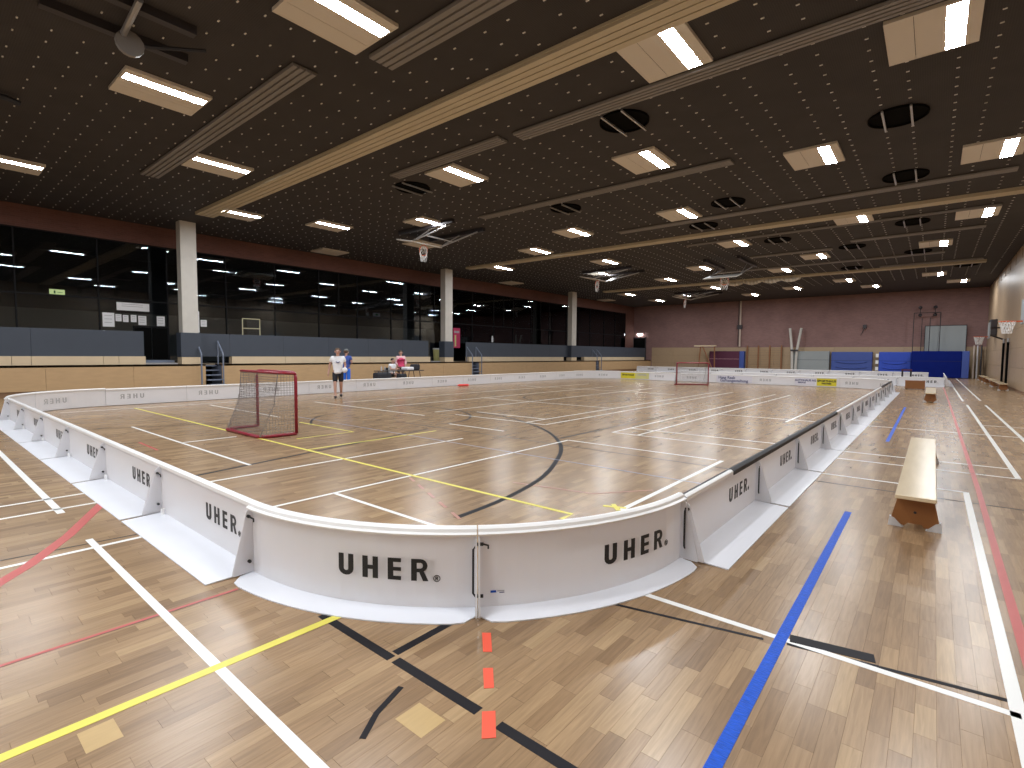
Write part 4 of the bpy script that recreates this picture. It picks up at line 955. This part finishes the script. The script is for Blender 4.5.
# ================================================================ CEILING BASKETBALL RIGS
def rig(x, y, label, D=0.85, fold=0.5, rz=0.0):
    r = empty('ceiling_hoop_rig', (x, y, HC), rz); tag(r, label, 'basketball rig', 'folded ceiling basketball rigs')
    for k in (-0.9, 0.9): B().box((k - 0.08, -2.2, -0.16), (k + 0.08, 1.2, 0), M['dsteel']).build('rail', r)
    for k in (-0.8, 0.8):
        B().tube([(k, 0.9, -0.16), (k, -1.4, -D)], 0.035, M['steel'], 6).build('arm', r)
        B().tube([(k, -0.2, -0.16), (k, -1.3, -D + 0.03)], 0.025, M['steel'], 6).build('strut', r)
    B().tube([(-0.8, -0.6, -0.16 - 0.65 * (D - 0.16)), (0.8, -0.6, -0.16 - 0.65 * (D - 0.16))], 0.03, M['steel'], 6).build('cross_tube', r)
    t = fold
    bb = B(); c, sn = math.cos(t), math.sin(t)
    def q(u, v, w_): return (u, -1.4 - v * c + w_ * sn, -D - v * sn - w_ * c)
    bb.hexa([q(-0.9, 0, 0), q(0.9, 0, 0), q(0.9, 1.05, 0), q(-0.9, 1.05, 0), q(-0.9, 0, 0.05), q(0.9, 0, 0.05), q(0.9, 1.05, 0.05), q(-0.9, 1.05, 0.05)], M['conc']); bb.build('backboard', r)
    n = 18; ring = [q(0.23 * math.cos(2 * PI * k / n), 0.2, 0.3 + 0.23 * math.sin(2 * PI * k / n)) for k in range(n)]
    B().tube(ring, 0.018, M['hoop'], 6, closed=True).build('rim', r)
    nb = B()
    for k in range(12):
        for sg in (1, -1):
            nb.tube([(q(0.23 * (1 - 0.1 * j) * math.cos(2 * PI * k / 12 + sg * j * 0.25), 0.2, 0.3 + 0.23 * (1 - 0.1 * j) * math.sin(2 * PI * k / 12 + sg * j * 0.25))[0], q(0, 0.2, 0.3 + 0.23 * (1 - 0.1 * j) * math.sin(2 * PI * k / 12 + sg * j * 0.25))[1], q(0, 0.2, 0.3 + 0.23 * math.sin(2 * PI * k / 12))[2] - 0.1 * j) for j in range(4)], 0.01, M['netw'], 3, cap=False)
    tag(nb.build('net', r), kind='stuff')
    return r
rig(-9.2, 31.2, 'ceiling basketball rig folded up above the middle of the rink', fold=0.25)
rig(-16.2, 15.3, 'folded ceiling basketball rig above the gallery side of the rink', D=0.5, fold=-0.2, rz=-PI / 2)
rig(-15.5, 29.4, 'folded ceiling basketball rig by the second and third pillars', D=0.5, fold=-0.2, rz=-PI / 2)
rig(-15.1, 43.6, 'folded ceiling basketball rig near the mauve wall corner', D=0.5, fold=-0.2, rz=-PI / 2)
wn_ = empty('ceiling_winch', (-9.9, 2.5, HC)); tag(wn_, 'dark winch beam with a disc and cables hanging under the ceiling', 'winch')
B().box((-0.9, -0.9, -0.14), (-0.75, 1.1, 0), M['dsteel']).build('beam', wn_); B().box((0.1, -0.8, -0.14), (0.25, 0.9, 0), M['dsteel']).build('beam', wn_)
B().tube([(-0.75, 0.1, -0.2), (0.5, 0.05, -0.12)], 0.05, M['steel'], 8).build('cross_tube', wn_)
B().tube([(-0.62, 0.18, -0.3), (-0.55, 0.18, -0.3)], 0.2, M['grey'], 16).build('disc', wn_)
B().tube([(-0.58, 0.4, -0.25), (-0.2, 1.2, -0.1)], 0.03, M['dark'], 6).build('cable', wn_)
wh = empty('ceiling_hook', (-15.6, 1.6, HC)); tag(wh, 'small dark hook beam under the ceiling above the near gallery', 'hook')
B().box((-0.5, -0.3, -0.12), (0.3, -0.18, 0), M['dsteel']).build('beam', wh); B().tube([(0.3, -0.24, -0.06), (0.45, 0.1, -0.12), (0.4, 0.3, -0.15)], 0.06, M['dark'], 6).build('hook', wh)

# ================================================================ GALLERY SMALL THINGS
PX = XL - 0.0215
def sheet(y0, y1, z0, z1, label, lines=3):
    p = empty('paper_notice', (PX, (y0 + y1) / 2, (z0 + z1) / 2)); w_, h_ = (y1 - y0) / 2, (z1 - z0) / 2
    B().box((0, -w_, -h_), (0.006, w_, h_), M['paper']).build('sheet', p)
    bb = B()
    for k in range(lines): bb.box((0.006, -w_ * 0.7, h_ * (0.6 - 0.5 * k) - 0.01), (0.007, w_ * 0.6, h_ * (0.6 - 0.5 * k) + 0.01), M['ghost'])
    bb.build('print', p)
    return tag(p, label, 'notice', 'paper notices on the glazing')
sheet(5.91, 7.05, 3.28, 3.61, 'wide white banner sheet on the glazing above the row of notices', 2)
sheet(5.43, 5.82, 2.58, 3.15, 'tall white notice sheet under the banner, first from the camera end')
sheet(5.86, 6.06, 2.82, 3.11, 'small white notice next to the tall sheet')
sheet(6.11, 6.30, 2.80, 3.09, 'small white notice in the middle of the row under the banner')
sheet(6.38, 6.58, 2.81, 3.11, 'small white notice third of the small ones under the banner')
sheet(6.64, 6.93, 2.70, 3.09, 'medium white notice last in the row under the banner')
sheet(7.31, 7.61, 2.69, 3.11, 'white notice alone on the glazed entrance door before the pillar')
sheet(9.03, 9.29, 2.74, 3.05, 'white notice with print just behind the first pillar')
sheet(8.88, 8.98, 2.47, 3.43, 'narrow white strip notice along the edge of the first pillar')
es = empty('exit_sign', (-30.5, 4.75, 4.2)); tag(es, 'glowing yellow green emergency exit sign hanging in the dark foyer', 'exit sign')
B().box((-0.03, -0.26, -0.13), (0.03, 0.26, 0.13), M['exit']).build('lit_panel', es)
bb = B().box((0.031, -0.12, -0.06), (0.034, -0.06, 0.07), M['green']).tube([(0.035, 0.0, 0), (0.035, 0.18, 0)], 0.012, M['green'], 4); bb.build('arrow', es)
B().tube([(0, 0, 0.13), (0, 0, 2.2)], 0.01, M['dsteel'], 6).build('hanger', es)
es2 = empty('exit_sign', (-30.5, 21.8, 4.3)); tag(es2, 'dim emergency exit sign in the foyer before the second pillar', 'exit sign')
B().box((-0.03, -0.28, -0.12), (0.03, 0.28, 0.12), M['paper']).box((0.031, -0.1, -0.06), (0.034, 0.1, 0.06), M['green']).build('panel', es2); B().tube([(0, 0, 0.12), (0, 0, 2.1)], 0.01, M['dsteel'], 6).build('hanger', es2)
yf = empty('pipe_frame', (-25.2, 10.9, 1.06)); tag(yf, 'pale yellow pipe frame standing behind the gallery balustrade', 'frame')
for a in (-0.4, 0.4): B().tube([(0, a, 0), (0, a, 2.1)], 0.022, M['yframe'], 6).build('upright', yf)
for z in (1.65, 2.1): B().tube([(0, -0.4, z), (0, 0.4, z)], 0.022, M['yframe'], 6).build('cross_bar', yf)
bi = empty('waste_bin', (-25.3, 22.75, 1.06)); tag(bi, 'pale yellow bin in the gallery gap before the second pillar', 'bin')
B().tube([(0, 0, 0), (0, 0, 0.05), (0, 0, 0.8)], [0.17, 0.18, 0.23], M['yelp'], 14).build('body', bi); B().tube([(0, 0, 0.8), (0, 0, 0.88)], 0.24, M['paper'], 14).build('lid', bi)
po = empty('red_poster', (PX, 25.4, 2.6)); tag(po, 'tall dark pink poster on the glazing just after the second pillar', 'poster')
B().box((0, -0.33, -0.6), (0.01, 0.33, 0.8), M['pink']).build('sheet', po); B().box((0.01, -0.2, -0.5), (0.012, -0.05, 0.3), M['yelp']).box((0.01, -0.25, 0.45), (0.012, 0.25, 0.6), M['ghost']).build('print', po)
bt = empty('white_bottle', (-25.0, 29.9, 2.4)); 
tag(bt, 'small white figure sign stuck on the dark glazing after the second pillar', 'sign'); bt.location = (PX, 29.2, 2.75)
B().box((0, -0.1, -0.25), (0.01, 0.1, 0.1), M['paper']).build('panel', bt); B().tube([(0, 0, 0.16), (0.01, 0, 0.16)], 0.07, M['paper'], 10).build('disc', bt)
# low foyer lamps
for i, (y, z) in enumerate(((5.6, 2.5), (12.0, 2.5), (21.6, 2.4), (45.8, 3.4))):
    l = empty('foyer_lamp', (-30.8, y * 1.15, z)); tag(l, 'small round white lamp in the dark foyer, %s from the camera end' % ORD[i], 'lamp', 'small foyer lamps')
    B().sphere((0, 0, 0), 0.09, M['lampw'], 10, 6).build('globe', l); B().tube([(-2.2, 0, 0.03), (-0.05, 0, 0.03)], 0.02, M['dsteel'], 6).build('arm', l)

# ================================================================ TABLES AND BAGS BEHIND THE BOARDS
def table(x, y, L, label, rz):
    t = empty('folding_table', (x, y, 0), rz); tag(t, label, 'table', 'folding tables')
    B().box((-L / 2, -0.3, 0.70), (L / 2, 0.3, 0.74), M['tabtop']).build('tabletop', t)
    for s in (-1, 1):
        for k in (-0.24, 0.24): B().tube([(s * (L / 2 - 0.25), k, 0.7), (s * (L / 2 - 0.12), k, 0)], 0.018, M['dsteel'], 6).build('leg', t)
        B().tube([(s * (L / 2 - 0.16), -0.24, 0.25), (s * (L / 2 - 0.16), 0.24, 0.25)], 0.015, M['dsteel'], 6).build('crossbar', t)
    return t
TX = -20.35
table(TX, 15.25, 1.35, 'dark topped folding table with bottles beside the seated person', PI / 2)
table(TX, 16.62, 1.15, 'dark topped folding table carrying a dark bag and a white cloth', PI / 2)
def bag(x, y, z, l, d, h, m, label, rz=PI / 2):
    b = empty('sports_bag', (x, y, z), rz); tag(b, label, 'bag')
    B().box((-l / 2, -d / 2, 0), (l / 2, d / 2, h), m).build('body', b, bevel=min(d, h) * 0.22)
    B().tube([(-l * 0.2, -d / 2, h * 0.8), (-l * 0.15, -d / 2, h * 1.15), (l * 0.15, -d / 2, h * 1.15), (l * 0.2, -d / 2, h * 0.8)], 0.015, M['dark'], 6).build('handle', b)
    return b
bag(-19.6, 14.3, 0, 0.8, 0.45, 0.7, M['dark'], 'big dark blue bag on the floor before the folding tables')
bag(-19.7, 15.5, 0, 0.42, 0.35, 0.6, M['dark'], 'small black crate on the floor by the seated person')
bag(TX, 16.85, 0.74, 0.42, 0.35, 0.3, M['dark'], 'dark bag lying on the folding table end')
ct = B().box((-20.6, 16.15, 0.742), (-20.1, 16.6, 0.90), M['tee']).build('white_cloth', bevel=0.05); tag(ct, 'white folded cloth on the table beside the dark bag', 'cloth')
for i, y in enumerate((14.8, 15.0, 15.25)):
    b = B().tube([(TX, y, 0.74), (TX, y, 0.90), (TX, y, 0.93), (TX, y, 0.97)], [0.035, 0.035, 0.014, 0.014], M[('greypl', 'steel', 'greym')[i]], 8).build('drinking_bottle'); tag(b, 'drinking bottle on the dark folding table, %s of three' % ORD[i], 'bottle', 'bottles on the table')
ch = empty('folding_chair', (-21.15, 16.0, 0), PI / 2 + 0.2); tag(ch, 'plain dark chair under the seated person in white', 'chair')
B().box((-0.2, -0.2, 0.42), (0.2, 0.2, 0.45), M['dark']).build('seat', ch); B().box((-0.2, 0.19, 0.6), (0.2, 0.215, 0.85), M['dark']).build('backrest', ch)
for s in (-0.18, 0.18):
    B().tube([(s, -0.18, 0), (s, -0.18, 0.42)], 0.012, M['dsteel'], 6).build('leg', ch); B().tube([(s, 0.2, 0), (s, 0.2, 0.85)], 0.012, M['dsteel'], 6).build('leg', ch)
rd = B()
rd.tube([(-17.62, 17.2, 0.055), (-17.58, 17.28, 0.06), (-17.5, 17.75, 0.06), (-17.46, 17.83, 0.055)], [0.02, 0.055, 0.055, 0.02], M['redpad'], 10)
tag(rd.build('red_roll', smooth=True), 'flat red roll lying on the parquet by the gallery side boards', 'roll')

# ================================================================ PEOPLE
def skin(name, nodes, edges, root, m, parent, levels=1):
    names = list(nodes); me = bpy.data.meshes.new(name)
    me.from_pydata([nodes[n][0] for n in names], [(names.index(a), names.index(b_)) for a, b_ in edges], [])
    o = bpy.data.objects.new(name, me); COL.objects.link(o)
    md = o.modifiers.new('s', 'SKIN'); sd = o.modifiers.new('d', 'SUBSURF'); sd.levels = levels; sd.render_levels = levels
    lay = me.skin_vertices[0].data
    for i, n in enumerate(names):
        r = nodes[n][1]; lay[i].radius = (r, r) if not isinstance(r, tuple) else r; lay[i].use_root = (n == root)
    bpy.context.view_layer.update()
    m2 = bpy.data.meshes.new_from_object(o.evaluated_get(bpy.context.evaluated_depsgraph_get()))
    bpy.data.objects.remove(o); m2.materials.clear(); m2.materials.append(m)
    m2.polygons.foreach_set('use_smooth', [True] * len(m2.polygons))
    r = bpy.data.objects.new(name, m2); COL.objects.link(r); r.parent = parent
    return r
def person(loc, rz, label, J, shirt, legs, shoes, hair, sleeve=0.55, leg_len=1.0, hat=None, scale=1.0, shirt_over=None, arm_mat=None):
    p = empty('person', loc, rz); p.scale = (scale,) * 3; tag(p, label, 'person')
    V = {k: Vector(v) for k, v in J.items()}
    N = {'pelvis': (V['pelvis'], 0.125), 'waist': (V['pelvis'].lerp(V['chest'], 0.45), 0.115), 'chest': (V['chest'], 0.135), 'neck': (V['neck'], 0.055), 'chin': (V['neck'].lerp(V['head'], 0.5), 0.06), 'head': (V['head'], 0.095), 'crown': (V['head'] + Vector((0, 0.01, 0.075)), 0.075)}
    E = [('pelvis', 'waist'), ('waist', 'chest'), ('chest', 'neck'), ('neck', 'chin'), ('chin', 'head'), ('head', 'crown')]
    for s in 'lr':
        N['sh' + s] = (V['sh' + s], 0.06); N['el' + s] = (V['el' + s], 0.043); N['wr' + s] = (V['wr' + s], 0.028)
        d = (V['wr' + s] - V['el' + s]).normalized(); N['pa' + s] = (V['wr' + s] + d * 0.07, 0.03)
        E += [('chest', 'sh' + s), ('sh' + s, 'el' + s), ('el' + s, 'wr' + s), ('wr' + s, 'pa' + s)]
        side = d.cross(Vector((1, 0, 0))).normalized(); inn = Vector((-1 if s == 'l' else 1, 0, 0))
        for k, ln in enumerate((0.075, 0.085, 0.08, 0.06)):
            b0 = V['wr' + s] + d * 0.085 + side * (0.027 - 0.018 * k)
            N['f%d%s' % (k, s)] = (b0 + d * ln * 0.5, 0.010); N['g%d%s' % (k, s)] = (b0 + d * ln * 0.9 + inn * 0.02, 0.008)
            E += [('pa' + s, 'f%d%s' % (k, s)), ('f%d%s' % (k, s), 'g%d%s' % (k, s))]
        N['t' + s] = (V['wr' + s] + d * 0.05 + side * 0.045, 0.012); N['u' + s] = (V['wr' + s] + d * 0.085 + side * 0.055 + inn * 0.015, 0.009)
        E += [('wr' + s, 't' + s), ('t' + s, 'u' + s)]
        N['hp' + s] = (V['hp' + s], 0.095); N['kn' + s] = (V['kn' + s], 0.06); N['cf' + s] = (V['kn' + s].lerp(V['an' + s], 0.35), 0.058); N['an' + s] = (V['an' + s], 0.038); N['toe' + s] = (V['toe' + s], 0.032)
        E += [('pelvis', 'hp' + s), ('hp' + s, 'kn' + s), ('kn' + s, 'cf' + s), ('cf' + s, 'an' + s), ('an' + s, 'toe' + s)]
    skin('body', N, E, 'pelvis', M['skin'], p)
    # clothing follows the body
    S = {'hem2': (V['pelvis'] + Vector((0, 0, -0.14)), 0.165), 'hem': (V['pelvis'] + Vector((0, 0, -0.04)), 0.18), 'waist': (N['waist'][0], 0.168), 'chest': (V['chest'], 0.17), 'nk': (V['neck'] + Vector((0, 0, -0.03)), 0.075)}; SE = [('hem2', 'hem'), ('hem', 'waist'), ('waist', 'chest'), ('chest', 'nk')]
    for s in 'lr':
        S['sh' + s] = (V['sh' + s], 0.082); SE.append(('chest', 'sh' + s))
        if sleeve > 0: S['sl' + s] = (V['sh' + s].lerp(V['el' + s], min(1, sleeve)), 0.07); SE.append(('sh' + s, 'sl' + s))
        if sleeve > 1: S['sw' + s] = (V['el' + s].lerp(V['wr' + s], sleeve - 1), 0.05); SE.append(('sl' + s, 'sw' + s))
    skin('shirt', S, SE, 'waist', M[shirt], p)
    if shirt_over:
        skin('vest', {'hem': (V['pelvis'] + Vector((0, 0, -0.03)), 0.195), 'waist': (N['waist'][0], 0.19), 'chest': (V['chest'], 0.195), 'nk': (V['neck'] + Vector((0, 0, -0.06)), 0.10)}, [('hem', 'waist'), ('waist', 'chest'), ('chest', 'nk')], 'waist', M[shirt_over], p)
    T = {'top': (V['pelvis'] + Vector((0, 0, 0.0)), 0.135)}; TE = []
    for s in 'lr':
        T['hp' + s] = (V['hp' + s] + Vector((0, 0, -0.05)), 0.108); e = V['hp' + s].lerp(V['kn' + s], min(1, leg_len)); T['m' + s] = (e, 0.092); TE += [('top', 'hp' + s), ('hp' + s, 'm' + s)]
        if leg_len > 1: T['e' + s] = (V['kn' + s].lerp(V['an' + s], leg_len - 1), 0.075); TE.append(('m' + s, 'e' + s))
    skin('trousers' if leg_len > 1 else 'shorts', T, TE, 'top', M[legs], p)
    for s in 'lr':
        a, t = V['an' + s], V['toe' + s]; d = (t - a); d.z = 0; d.normalize()
        skin('shoe', {'heel': (a - d * 0.03 + Vector((0, 0, -0.035)), 0.045), 'mid': (a.lerp(t, 0.5) + Vector((0, 0, -0.02)), 0.05), 'toe': (t + d * 0.03, 0.04)}, [('heel', 'mid'), ('mid', 'toe')], 'mid', M[shoes], p)
    h = V['head']
    for s in (-1, 1):
        B().sphere((h.x + s * 0.034, h.y - 0.083, h.z + 0.012), (0.013, 0.008, 0.008), M['dark'], 8, 6).build('eye', p)
        B().sphere((h.x + s * 0.095, h.y + 0.01, h.z - 0.005), (0.014, 0.024, 0.034), M['skin'], 8, 6).build('ear', p)
    B().sphere((h.x, h.y - 0.098, h.z - 0.018), (0.014, 0.02, 0.024), M['skin'], 8, 6).build('nose', p)
    B().sphere((h.x, h.y - 0.085, h.z - 0.055), (0.026, 0.008, 0.007), M['hoop'], 8, 6).build('mouth', p)
    hb = B().sphere((h.x, h.y + 0.04, h.z + 0.045), (0.099, 0.09, 0.085), M[hair], 14, 8); hb.build('hair', p, smooth=True)
    if hat:
        B().sphere((h.x, h.y + 0.005, h.z + 0.07), (0.108, 0.118, 0.085), M[hat], 14, 8).build('cap', p, smooth=True)
        B().box((h.x - 0.07, h.y - 0.2, h.z + 0.055), (h.x + 0.07, h.y - 0.06, h.z + 0.07), M[hat]).build('cap_peak', p)
    return p
STAND = dict(pelvis=(0, 0, 0.95), chest=(0, 0.0, 1.27), neck=(0, 0.0, 1.47), head=(0, -0.02, 1.62), shl=(0.19, 0, 1.40), shr=(-0.19, 0, 1.40), ell=(0.25, 0.03, 1.12), elr=(-0.25, 0.03, 1.12), wrl=(0.26, -0.06, 0.88), wrr=(-0.26, -0.05, 0.88),
             hpl=(0.095, 0, 0.9), hpr=(-0.095, 0, 0.9), knl=(0.10, -0.02, 0.49), knr=(-0.10, -0.02, 0.49), anl=(0.10, 0.02, 0.085), anr=(-0.10, 0.02, 0.085), toel=(0.11, -0.13, 0.04), toer=(-0.11, -0.13, 0.04))
walk = dict(STAND, knl=(0.10, 0.0, 0.50), anl=(0.10, 0.26, 0.14), toel=(0.10, 0.14, 0.05), knr=(-0.10, -0.13, 0.50), anr=(-0.09, -0.20, 0.085), toer=(-0.09, -0.35, 0.05), ell=(0.25, 0.02, 1.13), wrl=(0.22, -0.20, 1.02), elr=(-0.27, 0.05, 1.13), wrr=(-0.31, -0.02, 0.88))
person((-16.05, 9.85, 0), math.atan2(16.05, 9.8), 'man in white printed t-shirt and black shorts walking across the rink', walk, 'tee', 'shorts', 'dark', 'hair', sleeve=0.6, leg_len=0.92)
man = [o for o in bpy.data.objects if o.name.startswith('person')][0]
sh = B()
for k in range(8):
    t0, t1 = -1.15 + 2.3 * k / 8, -1.15 + 2.3 * (k + 1) / 8
    a, b_ = (0.075 * math.sin(t0), -0.075 * math.cos(t0)), (0.075 * math.sin(t1), -0.075 * math.cos(t1))
    sh.hexa([(a[0], -0.185, 1.30 + a[1]), (b_[0], -0.185, 1.30 + b_[1]), (b_[0], -0.12, 1.30 + b_[1]), (a[0], -0.12, 1.30 + a[1]), (a[0] * .75, -0.185, 1.30 + a[1] * .62), (b_[0] * .75, -0.185, 1.30 + b_[1] * .62), (b_[0] * .75, -0.12, 1.30 + b_[1] * .62), (a[0] * .75, -0.12, 1.30 + a[1] * .62)], M['navyp'])
sh.build('chest_print', man)
wbm = B().sphere((0, 0, 0), (0.085, 0.10, 0.095), M['tee'], 12, 8).build('white_bundle', smooth=True); wbm.location = man.matrix_basis @ Vector((0.22, -0.33, 0.98)); tag(wbm, 'white round bundle held in the walking man\'s hand', 'bundle')
tag(person((-20.1, 12.75, 0), math.atan2(-14, -20), 'boy in blue t-shirt, bright blue trousers and grey cap behind the boards', dict(STAND, wrr=(-0.16, -0.2, 1.12), elr=(-0.27, 0.02, 1.16)), 'blueshirt', 'bluetr', 'dark', 'hair', sleeve=0.6, leg_len=1.9, hat='cap', scale=0.99), None)
person((-21.2, 16.62, 0), math.atan2(20.9, 16.3) + 0.15, 'person in crimson vest and pale pink long sleeves standing by the table', dict(STAND, wrl=(0.22, -0.2, 0.98), wrr=(-0.2, -0.22, 0.97)), 'pinkp', 'shorts', 'dark', 'hair', sleeve=1.8, leg_len=0.8, shirt_over='pink', scale=0.99)
SIT = dict(STAND, pelvis=(0, 0, 0.56), chest=(0, -0.05, 0.86), neck=(0, -0.07, 1.06), head=(0, -0.10, 1.21), shl=(0.19, -0.05, 0.99), shr=(-0.19, -0.05, 0.99), ell=(0.25, -0.16, 0.78), elr=(-0.25, -0.16, 0.78), wrl=(0.14, -0.36, 0.79), wrr=(-0.14, -0.36, 0.79),
           hpl=(0.1, -0.02, 0.53), hpr=(-0.1, -0.02, 0.53), knl=(0.12, -0.42, 0.50), knr=(-0.12, -0.42, 0.50), anl=(0.12, -0.40, 0.085), anr=(-0.12, -0.40, 0.085), toel=(0.12, -0.55, 0.04), toer=(-0.12, -0.55, 0.04))
person((-21.15, 16.0, 0), PI / 2 + 0.2, 'seated person with dark hair and white shirt behind the folding table', SIT, 'tee', 'shorts', 'dark', 'dark', sleeve=0.6, leg_len=0.9)
